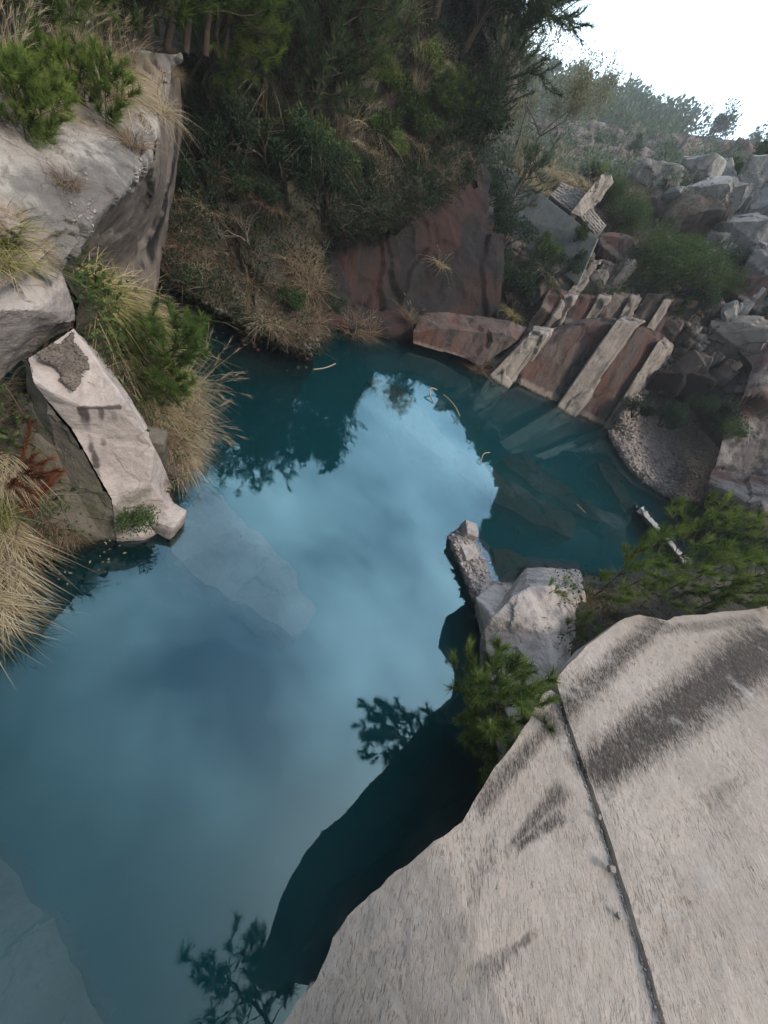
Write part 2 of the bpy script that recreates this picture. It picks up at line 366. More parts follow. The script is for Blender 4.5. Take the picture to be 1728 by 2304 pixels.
def slab_mat(bands):
    mt, t = new_mat('chiselled slab stone'); b = NB(t); p = b.pos()
    q = b.map(p, rot=(0, 0, -SLAB_G))                       # x across the rows, y along them
    warp = b.n('ShaderNodeTexNoise', {'Vector': q, 'Scale': 1.4, 'Detail': 2}).outputs['Color']
    qw = b.n('ShaderNodeVectorMath', {0: q, 1: b.n('ShaderNodeVectorMath', {0: warp, 'Scale': .05}, operation='SCALE').outputs[0]}, operation='ADD').outputs[0]
    ch = b.noise(b.map(qw, (60, 11, 11)), 1.0, 3, .6, .15)      # chisel dashes
    ch2 = b.noise(b.map(qw, (125, 28, 28), loc=(3, 1, 0)), 1.0, 2, .6)
    big = b.noise(p, .8, 5, .55); med = b.noise(p, 5, 5, .6); spk = b.noise(p, 60, 4, .7)
    c = b.mix(b.ramp(big, .38, .62), (.35, .285, .235), (.425, .348, .29))
    c = b.mix(b.math('MULTIPLY', b.ramp(med, .5, .75), .3), c, (.40, .345, .315))
    lines = b.noise(b.map(qw, (85, 2.2, 2.2), loc=(7, 0, 0)), 1.0, 5, .7)      # long saw lines
    patch = b.ramp(b.noise(p, 1.9, 5, .65), .42, .62)
    dash = b.math('MAXIMUM', b.math('MULTIPLY', b.ramp(ch, .56, .66), b.math('ADD', .25, b.math('MULTIPLY', patch, .75))), b.math('MAXIMUM', b.math('MULTIPLY', b.ramp(ch2, .58, .75), .55), b.math('MULTIPLY', b.ramp(lines, .53, .68), .22)))
    base_dash = b.math('MULTIPLY', dash, b.math('MULTIPLY', b.ramp(b.noise(p, 1.3, 4, .6), .25, .65), .62))
    sep = b.n('ShaderNodeSeparateXYZ', {0: p}); X, Y = sep.outputs[0], sep.outputs[1]
    edge = b.math('MULTIPLY', b.math('SUBTRACT', b.noise(b.map(qw, (12, 5, 5)), 1.0, 5, .7), .5), 1.0)
    stain = None; green = None
    for (x0, y0, x1, y1, w0, w1, amt, gr) in bands:
        dx, dy = x1 - x0, y1 - y0; Ln = math.hypot(dx, dy); dx /= Ln; dy /= Ln
        al = b.math('ADD', b.math('MULTIPLY', b.math('SUBTRACT', X, x0), dx), b.math('MULTIPLY', b.math('SUBTRACT', Y, y0), dy))
        ac = b.math('ABSOLUTE', b.math('ADD', b.math('MULTIPLY', b.math('SUBTRACT', X, x0), -dy), b.math('MULTIPLY', b.math('SUBTRACT', Y, y0), dx)))
        fr = b.math('DIVIDE', al, Ln, clamp=True)
        wd = b.math('ADD', w0, b.math('MULTIPLY', fr, w1 - w0))
        k = b.math('SUBTRACT', 1.0, b.math('DIVIDE', ac, wd))
        endf = b.math('MINIMUM', b.math('ADD', b.math('DIVIDE', al, .25), 1.0), b.math('ADD', b.math('DIVIDE', b.math('SUBTRACT', Ln, al), .25), 1.0))
        k = b.math('MINIMUM', k, endf)
        k = b.math('MULTIPLY', b.ramp(b.math('ADD', k, edge), -.1, .75), amt)
        stain = k if stain is None else b.math('MAXIMUM', stain, k)
        g = b.math('MULTIPLY', k, gr); green = g if green is None else b.math('MAXIMUM', green, g)
    amt = b.ramp(b.math('ADD', b.math('MULTIPLY', stain, 1.0), b.math('MULTIPLY', b.math('MAXIMUM', b.ramp(ch, .44, .62), b.ramp(ch2, .46, .66)), b.math('MULTIPLY', stain, .8))), .28, 1.25)
    c = b.mix(base_dash, c, (.15, .125, .105))
    c = b.mix(amt, c, (.062, .05, .043))
    c = b.mix(b.math('MULTIPLY', green, b.math('MULTIPLY', dash, .75)), c, (.10, .092, .045))
    c = b.mix(b.math('MULTIPLY', b.ramp(spk, .55, .8), .25), c, (.16, .13, .11))
    c = b.mix(b.math('MULTIPLY', b.ramp(b.noise(p, 14, 6, .7), .58, .72), .35), c, (.19, .17, .15))
    c = b.mix(b.math('MULTIPLY', b.ramp(b.noise(b.map(p, loc=(9, 3, 2)), 2.6, 6, .7), .56, .70), .45), c, (.46, .42, .39))
    pit = b.n('ShaderNodeTexVoronoi', {'Vector': b.n('ShaderNodeVectorMath', {0: b.map(q, (3.6, 2.2, 2.2)), 1: b.n('ShaderNodeTexNoise', {'Vector': q, 'Scale': 9.0}).outputs['Color']}, operation='ADD').outputs[0], 'Scale': 1.0}, feature='F1').outputs['Distance']
    pt = b.ramp(pit, .02, .10)
    c = b.mix(b.math('MULTIPLY', b.math('SUBTRACT', 1, pt), .5), c, (.13, .105, .09))
    h = b.math('ADD', b.math('SUBTRACT', b.math('MULTIPLY', med, .6), b.math('MULTIPLY', dash, .8)), b.math('MULTIPLY', pt, .8))
    bs = b.n('ShaderNodeBsdfPrincipled', {'Base Color': c, 'Roughness': .92, 'Normal': b.bump(h, .014), 'Specular IOR Level': .2})
    b.out(bs.outputs[0]); return mt

# ------------------------------------------------------------------ ground, water
structure(mesh_obj('ground', [(-400, -400, -5), (400, -400, -5), (400, 400, -5), (-400, 400, -5)], [(0, 1, 2, 3)], M['bed']))
def water_mat():
    mt, t = new_mat('teal pool water'); b = NB(t); p = b.pos()
    rip = b.noise(b.map(p, (1.0, 1.0, 1)), 5.0, 3, .5); nm = b.bump(rip, .002, .4)
    fr = b.n('ShaderNodeFresnel', {'IOR': 1.9, 'Normal': nm}).outputs[0]
    gl = b.n('ShaderNodeBsdfGlossy', {'Color': (.62, .91, .98, 1), 'Roughness': .0, 'Normal': nm}); tr = b.n('ShaderNodeBsdfTransparent')
    mx = b.n('ShaderNodeMixShader', {0: fr}); t.links.new(tr.outputs[0], mx.inputs[1]); t.links.new(gl.outputs[0], mx.inputs[2])
    sc = b.n('ShaderNodeVolumeScatter', {'Color': (.03, .66, .69, 1), 'Density': .46})
    ab = b.n('ShaderNodeVolumeAbsorption', {'Color': (.03, .50, .58, 1), 'Density': .44})
    ad = b.n('ShaderNodeAddShader'); t.links.new(sc.outputs[0], ad.inputs[0]); t.links.new(ab.outputs[0], ad.inputs[1])
    b.out(mx.outputs[0], ad.outputs[0]); return mt
x0, x1, y0, y1 = -16, 30, -9, 34
structure(mesh_obj('water', [(x0, y0, -4.9), (x1, y0, -4.9), (x1, y1, -4.9), (x0, y1, -4.9), (x0, y0, 0), (x1, y0, 0), (x1, y1, 0), (x0, y1, 0)],
    [(3, 2, 1, 0), (4, 5, 6, 7), (0, 1, 5, 4), (1, 2, 6, 5), (2, 3, 7, 6), (3, 0, 4, 7)], water_mat()))
# ------------------------------------------------------------------ near cut slab on the right
def slab(name, label, rim, lower, bands_mat, und):
    n = len(rim); top = [SP(x, y, -lower) for x, y in rim]
    ctr = np.mean(top, 0)
    nrm_ = []
    for i in range(n):
        d = top[(i + 1) % n] - top[i - 1]; q = np.array((-d[1], d[0], 0)); nrm_.append(q)
    ar = sum(top[i][0] * top[(i + 1) % n][1] - top[(i + 1) % n][0] * top[i][1] for i in range(n)); nrm_ = [q * (1 if ar > 0 else -1) for q in nrm_]
    nrm_ = np.array(nrm_); nrm_ = sum(np.roll(nrm_, k_, 0) for k_ in range(-5, 6)); nrm_ /= np.linalg.norm(nrm_, axis=1)[:, None]
    idx_ = {id(t_): i for i, t_ in enumerate(top)}
    def ins(p, k): return p + nrm_[idx_[id(p)]] * k
    mid = [ins(p, und[0]) - (0, 0, .20) for p in top]; bot = [ins(p, und[1]) - (0, 0, .8) for p in top]
    v = [q + (0, 0, slab_bend(q[0], q[1])) for q in top + mid + bot]
    f = [list(range(n)), list(range(3 * n - 1, 2 * n - 1, -1))]
    for r in (0, 1):
        for i in range(n):
            j = (i + 1) % n; f.append([r * n + i, r * n + n + i, r * n + n + j, r * n + j])
    o = rock(name, v, f, bands_mat, .075, [('n', .9, .022, 1), ('n', .22, .014, 2), ('n', .07, .006, 5)])
    c = np.array([q.co[:] for q in o.data.vertices]); c[:, 2] -= slab_bend(c[:, 0], c[:, 1]); o.data.vertices.foreach_set('co', c.astype(np.float32).ravel()); o.data.update()
    return tag(o, label, 'rock')
def _b(x0, y0, x1, y1, w0, w1, amt, gr):
    a, c = SP(x0, y0), SP(x1, y1); return (a[0], a[1], c[0], c[1], w0, w1, amt, gr)
slab_stone = slab_mat([
    _b(1740, 1440, 1340, 1735, .62, .30, 1.0, .35), _b(1480, 1400, 1245, 1620, .22, .26, .75, 1.0), _b(1700, 1395, 1480, 1420, .20, .18, .55, .8),
    _b(1235, 1640, 1095, 1800, .12, .16, .7, 1.0), _b(1260, 1790, 1170, 1890, .13, .05, .75, .5), _b(1195, 1890, 1250, 1850, .06, .10, .8, 0),
    _b(1110, 1900, 1060, 2080, .10, .16, .35, .7), _b(1120, 2180, 1180, 2130, .10, .04, .6, 0), _b(1660, 1760, 1600, 1800, .10, .2, .4, .3)])
RIM_L = [(1240, 1552), (1256, 1562), (1264, 1600), (1282, 1660), (1302, 1722), (1345, 1840), (1382, 1960), (1420, 2080), (1456, 2200), (1487, 2304), (1530, 2450), (1560, 2560),
         (1050, 2560), (880, 2520), (740, 2430), (660, 2350), (630, 2318), (650, 2285), (690, 2230), (722, 2180), (750, 2110), (782, 2060), (835, 2008), (890, 1960), (940, 1925), (1000, 1882),
         (1040, 1848), (1046, 1836), (1062, 1805), (1090, 1768), (1112, 1732), (1150, 1682), (1190, 1622), (1213, 1574), (1225, 1556)]
RIM_R = [(1258, 1524), (1280, 1496), (1300, 1474), (1345, 1437), (1378, 1410), (1405, 1394), (1440, 1384), (1470, 1390), (1500, 1394), (1520, 1386), (1560, 1384), (1640, 1376), (1728, 1366), (1790, 1360),
         (1830, 1420), (1850, 1700), (1850, 2560), (1590, 2560), (1545, 2430), (1505, 2304), (1474, 2190), (1437, 2068), (1398, 1945), (1360, 1825), (1316, 1706), (1294, 1640), (1276, 1590), (1264, 1550)]
_r = random.Random(3)
def ragged(rim, a, calm):
    out_ = []
    a0 = a
    for i, (x, y) in enumerate(rim):
        a = 1.2 if i in calm else a0
        x2, y2 = rim[(i + 1) % len(rim)]; k = max(1, int(math.hypot(x2 - x, y2 - y) / 24))
        for j in range(k):
            t = j / k; out_.append((x + (x2 - x) * t + (_r.uniform(-a, a) if j else _r.uniform(-a, a) * .5), y + (y2 - y) * t + _r.uniform(-a, a) * .7))
    return out_
slab('rock_slab', 'pale chiselled stone slab ending in a rounded tip above the water', ragged(RIM_L, 4, range(0, 12)), .05, slab_stone, (.20, .55))
slab('rock_slab', 'larger chiselled stone slab crossed by a broad dark run-off stain', ragged([(x - 8, y) if 1520 < y < 2450 and x < 1600 else (x, y) for x, y in RIM_R], 4, range(len(RIM_R) - 11, len(RIM_R) + 1)), 0, slab_stone, (.02, .3))

def tri_fan(vs, fs): return vs, fs
# stone base that carries the slabs
base = [P(1087, 1620, z=-3), P(1110, 1745, z=-3), (3.5, .7, -3), (3.4, -1.6, -3), (9, -2.5, -3), (10.5, 6, -3), (7, 7.2, -3), (5.2, 6.0, -3)]
btop = [SP(1180, 1690) + (.35, .25, -.95), SP(1130, 1770) + (.75, .3, -.95), np.array((3.3, .7, 1.2)), np.array((3.3, -1.6, 1.2)), np.array((9, -2.5, 4.0)), np.array((10.3, 6, 3.2)), np.array((7.0, 6.9, 1.6)), np.array((4.9, 5.4, 1.2))]
n = len(base); v = base + btop
structure(rock('rock_base', v, [list(range(n - 1, -1, -1)), list(range(n, 2 * n))] + [[i, (i + 1) % n, n + (i + 1) % n, n + i] for i in range(n)], M['block'], .25, [('f', .9, .05, 3), ('n', .4, .03, 4)]))

# pale buttress below the slab tip
def bx(*q): return [P(a, b_, z=c) for a, b_, c in q]
v = bx((1066, 1365, -1.50), (1074, 1450, -1.50), (1062, 1575, -1.50), (1088, 1625, -1.50), (1088, 1765, -1.50),            # 0-4 foot
       (1070, 1345, 0.55), (1088, 1420, 0.60), (1095, 1500, 0.50), (1110, 1385, 0.95), (1150, 1342, 1.25), (1182, 1324, 1.40), (1240, 1316, 1.50), (1310, 1328, 1.55),  # 5-12
       (1232, 1430, 1.35), (1252, 1552, 1.30), (1150, 1640, 1.00), (1125, 1720, 0.90),                           # 13-16
       (1300, 1260, -1.50), (1190, 1250, -1.50), (1330, 1420, 1.10))                               # 17,18 back foot, 19
f = [(0, 1, 6, 5), (1, 2, 7, 6), (2, 3, 15, 7), (3, 4, 16, 15), (5, 6, 8), (6, 7, 13, 8), (7, 15, 14, 13), (8, 13, 11, 10, 9), (13, 19, 12, 11), (13, 14, 19),
     (0, 5, 18), (5, 8, 18), (8, 9, 18), (9, 10, 18), (10, 11, 17, 18), (11, 12, 17), (4, 3, 2, 1, 0, 18, 17), (16, 4, 17, 12, 19), (14, 15, 16, 19)]
o = rock('rock_buttress', v, f, M['block'], .06, [('f', .6, .025, 8), ('n', .3, .03, 9), ('n', .09, .008, 3)], soften=2); tag(o, 'pale rounded rock buttress standing in the water below the slab tip', 'rock')
# earth hollow behind the big slab and the rim beyond it
rows = [bx((1228, 1440, 1.18), (1262, 1520, 1.13), (1330, 1455, 1.43), (1400, 1410, 1.63), (1500, 1402, 1.73), (1620, 1390, 1.98), (1760, 1375, 2.38)),
        bx((1236, 1400, 1.28), (1290, 1420, 1.23), (1350, 1400, 1.33), (1410, 1375, 1.48), (1500, 1365, 1.63), (1620, 1355, 1.88), (1760, 1340, 2.18)),
        bx((1240, 1340, 1.43), (1300, 1352, 1.40), (1350, 1345, 1.40), (1410, 1335, 1.50), (1500, 1325, 1.58), (1620, 1318, 1.78), (1760, 1300, 2.03)),
        bx((1236, 1318, 1.38), (1295, 1322, 1.48), (1350, 1326, 1.48), (1410, 1312, 1.58), (1500, 1308, 1.63), (1620, 1300, 1.83), (1760, 1280, 2.08)),
        bx((1250, 1290, -1.00), (1310, 1290, -1.00), (1370, 1290, -1.00), (1440, 1280, -1.00), (1540, 1262, -1.00), (1660, 1240, -1.00), (1800, 1215, -1.00))]
HOLLOW = loft(rows, 90, 50, [('n', .5, .05, 3), ('f', .35, .03, 6)], curve=lin)
structure(grid_obj('earth_bank', HOLLOW, M['hill']))

# gravel spit and thin ridge in the pool
def spit_rows(cl, zs):
    rows = []
    for k in range(len(cl[0])): rows.append([P(*cl[j][k], z=zs[j][k]) for j in range(len(cl))])
    return rows
rows = [bx((1040, 1185, -.25), (1000, 1215, -.9), (1022, 1290, -.9), (1050, 1350, -.9), (1060, 1400, -.9)),
        bx((1042, 1190, .05), (1012, 1216, .03), (1040, 1290, .02), (1066, 1345, .02), (1072, 1390, .02)),
        bx((1048, 1200, .18), (1045, 1230, .22), (1062, 1285, .20), (1085, 1335, .26), (1100, 1372, .3)),
        bx((1056, 1200, .05), (1085, 1245, .02), (1100, 1290, .02), (1122, 1340, .02), (1135, 1365, .02)),
        bx((1070, 1200, -.9), (1110, 1240, -1.2), (1130, 1290, -1.3), (1150, 1330, -1.3), (1165, 1350, -1.3))]
SPIT = loft(rows, 70, 40, [('n', .3, .04, 4), ('f', .25, .03, 7)])
structure(grid_obj('gravel_spit', SPIT, M['gravel']))
def boulder(name, c, size, rz, seed, mat, label=None, cat='rock', group=None, n=16, tilt=(0, 0), edge=.14, amp=.03, link=True, jag=.22):
    """angular block: the hull of a jittered box, edges knocked off"""
    rs = np.random.RandomState(seed); pts = []
    for sx in (-1, 1):
        for sy in (-1, 1):
            for sz in (-1, 1):
                pts.append(np.array((sx, sy, sz)) * (1 - jag * rs.rand(3)))
    for _ in range(n - 8):
        d = rs.normal(size=3); d /= np.abs(d).max(); pts.append(d * (.80 + .25 * rs.rand()))
    bm = bmesh.new()
    for p_ in pts: bm.verts.new(tuple(p_ * np.array(size) / 2))
    h = bmesh.ops.convex_hull(bm, input=bm.verts[:])
    bmesh.ops.delete(bm, geom=[g for g in h['geom_interior'] if isinstance(g, bmesh.types.BMVert)], context='VERTS')
    R_ = Matrix.Rotation(rz, 3, 'Z') @ Matrix.Rotation(tilt[0], 3, 'X') @ Matrix.Rotation(tilt[1], 3, 'Y')
    vs_ = [np.array(R_ @ v_.co) for v_ in bm.verts]; ix = {v_: i for i, v_ in enumerate(bm.verts)}
    fs_ = [[ix[v_] for v_ in f_.verts] for f_ in bm.faces]; bm.free()
    bmx = refine(vs_, fs_, edge)
    bmesh.ops.smooth_vert(bmx, verts=bmx.verts[:], factor=.5, use_axis_x=True, use_axis_y=True, use_axis_z=True); bmx.normal_update()
    co = np.array([v_.co[:] for v_ in bmx.verts]); no = np.array([v_.normal[:] for v_ in bmx.verts])
    s_ = max(size)
    co = co + no * (amp * s_ * facets(co + seed, s_ * .3, seed) * .5 + amp * s_ * .6 * fbm(co / (s_ * .35) + seed))[:, None]
    for v_, q in zip(bmx.verts, co): v_.co = q
    me = bpy.data.meshes.new(name); bmx.to_mesh(me); bmx.free(); me.materials.append(mat)
    o = bpy.data.objects.new(name, me); o.location = tuple(c)
    if link: COL.objects.link(o)
    if label: tag(o, label, cat, group)
    return o
boulder('rock', P(1047, 1202, z=.14), (.34, .46, .62), .4, 5, M['block'], 'small pointed rock at the far tip of the gravel spit', edge=.08)
boulder('rock', P(1048, 1240, z=.10), (.55, .60, .35), .9, 6, M['block'], 'rounded pale rock on the near side of the spit tip', edge=.08)
rows = [bx((1425, 1128, -.6), (1455, 1190, -.9), (1490, 1240, -.9), (1525, 1290, -.9)), bx((1430, 1140, .02), (1462, 1188, .05), (1500, 1232, .05), (1538, 1280, .05)),
        bx((1436, 1146, .22), (1474, 1185, .42), (1512, 1228, .40), (1548, 1270, .3)), bx((1440, 1144, .05), (1486, 1190, .02), (1522, 1234, .02), (1560, 1268, .02)), bx((1450, 1140, -.8), (1505, 1190, -1), (1545, 1234, -1), (1580, 1268, -1))]
o = grid_obj('rock_ridge', loft(rows, 60, 30, [('f', .3, .08, 3), ('n', .25, .06, 5)]), M['boulder']); tag(o, 'thin pale rock ridge rising from the water behind the near pine', 'rock')

# ------------------------------------------------------------------ left ledge, cut wall, boulders
EDGE = [(404, 122, 4.0), (384, 150, 3.95), (372, 195, 3.9), (360, 260, 3.85), (347, 340, 3.75), (318, 385, 3.7), (285, 425, 3.65), (240, 470, 3.55), (185, 520, 3.45), (108, 590, 3.3), (92, 620, 3.2)]
def row_at(dx): return [P(a, b_, z=c + w) for a, b_, c, w in dx]
rows = [[P(x + 3, y + 6, z=z - .35) for x, y, z in EDGE], [P(x, y, z=z) for x, y, z in EDGE],
        bx((385, 122, 4.05), (360, 150, 3.98), (340, 195, 3.92), (322, 260, 3.92), (305, 335, 3.85), (270, 385, 3.78), (235, 425, 3.70), (190, 470, 3.6), (135, 520, 3.5), (70, 590, 3.36), (50, 640, 3.22)),
        bx((340, 118, 4.1), (310, 148, 4.0), (270, 190, 3.98), (230, 250, 3.92), (200, 320, 3.88), (160, 375, 3.8), (120, 420, 3.74), (80, 470, 3.66), (40, 530, 3.5), (10, 600, 3.36), (-10, 660, 3.24)),
        bx((240, 112, 4.1), (200, 140, 4.05), (140, 180, 4.0), (90, 235, 3.95), (50, 300, 3.9), (10, 350, 3.85), (-40, 400, 3.8), (-70, 450, 3.75), (-90, 520, 3.6), (-110, 600, 3.45), (-130, 680, 3.3)),
        bx((60, 95, 4.1), (10, 115, 4.1), (-50, 150, 4.1), (-110, 195, 4.1), (-170, 250, 4.0), (-220, 310, 4.0), (-270, 370, 3.9), (-300, 430, 3.8), (-330, 520, 3.6), (-350, 620, 3.5), (-360, 700, 3.4))]
LEDGE = loft(rows, 190, 150, [('n', 1.2, .07, 3), ('f', .8, .05, 4, (1, 1.8, 1)), ('f', .3, .03, 5, (1, 2.2, 1)), ('n', .12, .015, 9)])
M['ledge'] = rock_mat('weathered ledge stone', (.52, .475, .43), (.37, .32, .27), (.13, .12, .11), scale=1.6, bump=.08, stains=[
    (P(150, 530, z=3.45), P(270, 425, z=3.65), .42, .75, (.13, .122, .115)), (P(215, 420, z=3.7), P(300, 360, z=3.75), .22, .7, (.16, .15, .14)), (P(60, 440, z=3.65), P(140, 420, z=3.7), .20, .6, (.17, .155, .14)), (P(290, 325, z=3.8), P(335, 320, z=3.8), .18, .75, (.10, .10, .09)),
    (P(20, 610, z=3.3), P(60, 540, z=3.45), .3, .7, (.36, .27, .19)), (P(250, 215, z=3.95), P(370, 170, z=3.95), .5, .8, (.30, .235, .17)), (P(60, 260, z=3.9), P(230, 250, z=3.9), .35, .6, (.25, .20, .15))])
structure(grid_obj('rock_ledge', LEDGE, M['ledge']))
# back of the ledge: rising wood floor
rows = [[P(a, b_, z=c - .03) for a, b_, c in ((410, 118, 4.0), (240, 112, 4.1), (60, 95, 4.1), (-170, 90, 4.1))],
        [(-11.5, 15.5, 4.3), (-14, 14, 4.4), (-17, 11, 4.4), (-22, 8, 4.4)], [(-15, 22, 7), (-19, 20, 7), (-24, 16, 6.5), (-30, 12, 6)], [(-24, 34, 11), (-32, 30, 11), (-40, 24, 9), (-46, 14, 8)]]
structure(grid_obj('hillside', loft(rows, 60, 60, [('n', 1.5, .2, 3)]), M['hill']))
# the tall cut face under the edge: chained with the edge, down into the water
rows = [[P(x - 6, y - 4, z=z - .10) for x, y, z in EDGE],
        bx((408, 175, 3.35), (406, 215, 3.3), (402, 260, 3.1), (396, 320, 2.9), (375, 400, 2.75), (350, 440, 2.7), (325, 470, 2.6), (285, 510, 2.5), (235, 555, 2.35), (150, 600, 2.6), (120, 630, 2.6)),
        bx((406, 300, 2.0), (404, 330, 2.0), (398, 380, 1.9), (386, 440, 1.75), (370, 505, 1.6), (345, 535, 1.55), (318, 560, 1.5), (285, 590, 1.4), (240, 620, 1.4), (175, 640, 1.8), (140, 660, 1.9)),
        bx((372, 560, .25), (368, 575, .25), (362, 610, .1), (352, 655, .1), (345, 680, .1), (330, 690, .2), (310, 690, .4), (280, 690, .6), (250, 690, .8), (190, 690, 1.1), (150, 690, 1.3)),
        bx((366, 600, -3), (362, 615, -3), (356, 650, -3), (348, 695, -3), (340, 720, -3), (325, 730, -3), (300, 740, -3), (270, 750, -3), (235, 760, -3), (190, 780, -3), (150, 800, -3))]
LWALL = loft(rows, 120, 110, [('f', 1.3, .03, 14, (1, 1, 2.2)), ('n', .7, .05, 4), ('n', .15, .012, 15)])
M['leftwall'] = rock_mat('cut wall stone', (.20, .165, .14), (.15, .12, .10), (.075, .062, .053), streak=(.25, .1, 0), streak_amt=.35, streak_col=(.05, .042, .038), scale=.8, bump=.03,
    stains=[(on_grid(LWALL, 396, 290), on_grid(LWALL, 340, 560), .30, 1.0, (.016, .015, .016)), (on_grid(LWALL, 345, 420), on_grid(LWALL, 322, 600), .12, .8, (.025, .022, .022)), (on_grid(LWALL, 400, 250), on_grid(LWALL, 385, 400), .10, .8, (.03, .026, .025))])
o = grid_obj('rock_wall', LWALL, M['leftwall'], smooth=True); tag(o, 'tall brown cut rock wall with black streaks below the pale ledge', 'rock')

# boulder A: pale capped boulder jutting left of the grass
v = bx((-60, 700, 3.05), (0, 682, 3.0), (60, 662, 2.98), (100, 618, 3.05), (135, 602, 3.05), (148, 640, 2.95), (168, 700, 2.72), (165, 724, 2.6), (135, 730, 2.62), (85, 698, 2.9),       # 0-9 top rim
       (-60, 870, 2.0), (0, 858, 1.95), (45, 815, 2.05), (85, 785, 2.15), (130, 745, 2.35), (110, 560, 3.0), (-60, 560, 3.2), (160, 740, 2.3),             # 10-17
       (-80, 640, 1.6), (140, 640, 1.6))
f = [(0, 1, 2, 9), (2, 3, 9), (3, 4, 5, 9), (9, 5, 6, 8), (6, 7, 8), (0, 9, 13, 12, 11, 10), (9, 8, 14, 13), (8, 7, 17, 14), (1, 16, 15, 3, 2), (0, 16, 1), (3, 15, 4), (4, 15, 19, 5), (5, 19, 17, 7, 6),
     (10, 11, 12, 18), (12, 13, 14, 17, 19, 18), (0, 10, 18, 16), (16, 18, 19, 15)]
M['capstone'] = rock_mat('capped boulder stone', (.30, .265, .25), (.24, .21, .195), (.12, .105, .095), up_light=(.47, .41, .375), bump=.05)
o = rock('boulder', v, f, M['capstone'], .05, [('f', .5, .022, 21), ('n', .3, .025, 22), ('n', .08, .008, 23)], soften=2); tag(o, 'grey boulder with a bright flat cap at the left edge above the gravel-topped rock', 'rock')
# block B: long pale block with a stained front face and a sharp foot
v = bx((60, 805, 2.45), (165, 735, 2.6), (215, 800, 2.45), (286, 905, 2.2), (270, 920, 2.12), (188, 918, 2.1), (120, 885, 2.3), (68, 850, 2.45),     # 0-7 top
       (345, 1005, 1.55), (338, 1085, 1.05), (250, 1124, .85), (158, 962, 1.75), (108, 905, 2.1), (60, 880, 2.2),                                # 8-13 face
       (262, 1222, -.05), (395, 1160, .15), (330, 1225, -.08), (80, 1225, -.05), (-40, 1235, -.05), (0, 900, 2.0), (-60, 1000, 1.5),                   # 14-20
       (400, 1120, -.6), (300, 880, -.6), (262, 1230, -2), (390, 1190, -2), (60, 1235, -2), (-80, 1200, -2), (285, 1085, 1.02))
vv = v + bx((122, 1010, 1.32), (178, 1115, .70), (222, 1196, .18))
for i_, q in ((13, (60, 885, 1.98)), (19, (0, 905, 1.7)), (20, (-60, 1000, 1.2))): vv[i_] = P(q[0], q[1], z=q[2])
v = vv
f = [(0, 7, 6, 5, 4, 3, 2, 1), (5, 11, 10, 27, 9, 8, 3, 4), (6, 12, 11, 5), (7, 12, 6), (10, 14, 16, 15, 9, 27), (9, 15, 21, 22, 8), (3, 8, 22), (1, 2, 3, 22), (14, 23, 24, 16), (15, 16, 24, 21), (22, 21, 24, 23)]
f_side = [(0, 13, 12, 7), (13, 28, 12), (12, 28, 11), (11, 28, 29), (11, 29, 10), (10, 29, 30), (10, 30, 14), (14, 30, 17), (30, 29, 17), (28, 19, 20, 29), (29, 20, 18, 17), (13, 19, 28), (17, 25, 23, 14), (18, 26, 25, 17)]
from mathutils.bvhtree import BVHTree
_bv = BVHTree.FromPolygons([Vector(q) for q in v], f)
def BP(px, py):
    h_ = _bv.ray_cast(Vector(EYE), Vector(ray(px, py))); return np.array(h_[0]) if h_[0] is not None else P(px, py, z=1.6)
M['blockb'] = rock_mat('stained block stone', (.42, .36, .33), (.37, .315, .285), (.24, .205, .185), bump=.03,
    stains=[(BP(188, 925), BP(216, 1050), .055, .9, (.05, .038, .042)), (BP(226, 922), BP(236, 1000), .04, .8, (.06, .048, .05)), (BP(180, 919), BP(268, 917), .03, .85, (.05, .038, .04)), (BP(206, 1000), BP(224, 1075), .03, .6, (.08, .065, .065)), (BP(255, 930), BP(262, 985), .03, .4, (.12, .10, .10)), (BP(265, 1140), BP(325, 1100), .12, .7, (.13, .12, .085)), (BP(268, 1190), BP(320, 1150), .12, .7, (.12, .11, .075))])
def two_tone(mt_src, name):
    """stone whose faces turned to the shore side carry moss and damp (side picked by the face's own heading)"""
    mt = mt_src.copy(); mt.name = name; t = mt.node_tree; b = NB(t)
    bs = next(n_ for n_ in t.nodes if n_.type == 'BSDF_PRINCIPLED'); c = bs.inputs['Base Color'].links[0].from_socket
    p = b.pos(); w = b.noise(p, 2.2, 5, .6)
    nx = b.n('ShaderNodeVectorMath', {0: b.n('ShaderNodeNewGeometry').outputs['True Normal'], 1: (-.5, -.75, -.35)}, operation='DOT_PRODUCT').outputs['Value']
    k = b.ramp(b.math('ADD', nx, b.math('MULTIPLY', w, .3)), .62, .80)
    m2 = b.mix(b.ramp(b.noise(p, 5, 5, .6), .42, .62), (.07, .062, .045), (.115, .105, .06))
    t.links.new(b.mix(b.math('MULTIPLY', k, .85), c, m2), bs.inputs['Base Color']); return mt
o = rock('rock_block', v, f, M['blockb'], .05, [('f', .9, .010, 31), ('n', .5, .035, 32), ('n', .16, .012, 33), ('n', .06, .005, 34)], soften=2)
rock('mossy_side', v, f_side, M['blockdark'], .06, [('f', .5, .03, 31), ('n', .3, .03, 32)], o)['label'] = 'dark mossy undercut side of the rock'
tag(o, 'long pale rock with gravel on top and dark vertical stains above the water', 'rock')
boulder('rock', P(372, 1165, z=.18), (.55, .50, .34), .3, 9, M['block'], 'low pale rock at the foot of the stained block by the water', edge=.08)
boulder('rock', P(338, 1000, z=1.0), (.45, .4, .5), .7, 10, M['blockdark'], 'dark squared rock wedged between the stained block and the dry grass', edge=.08)
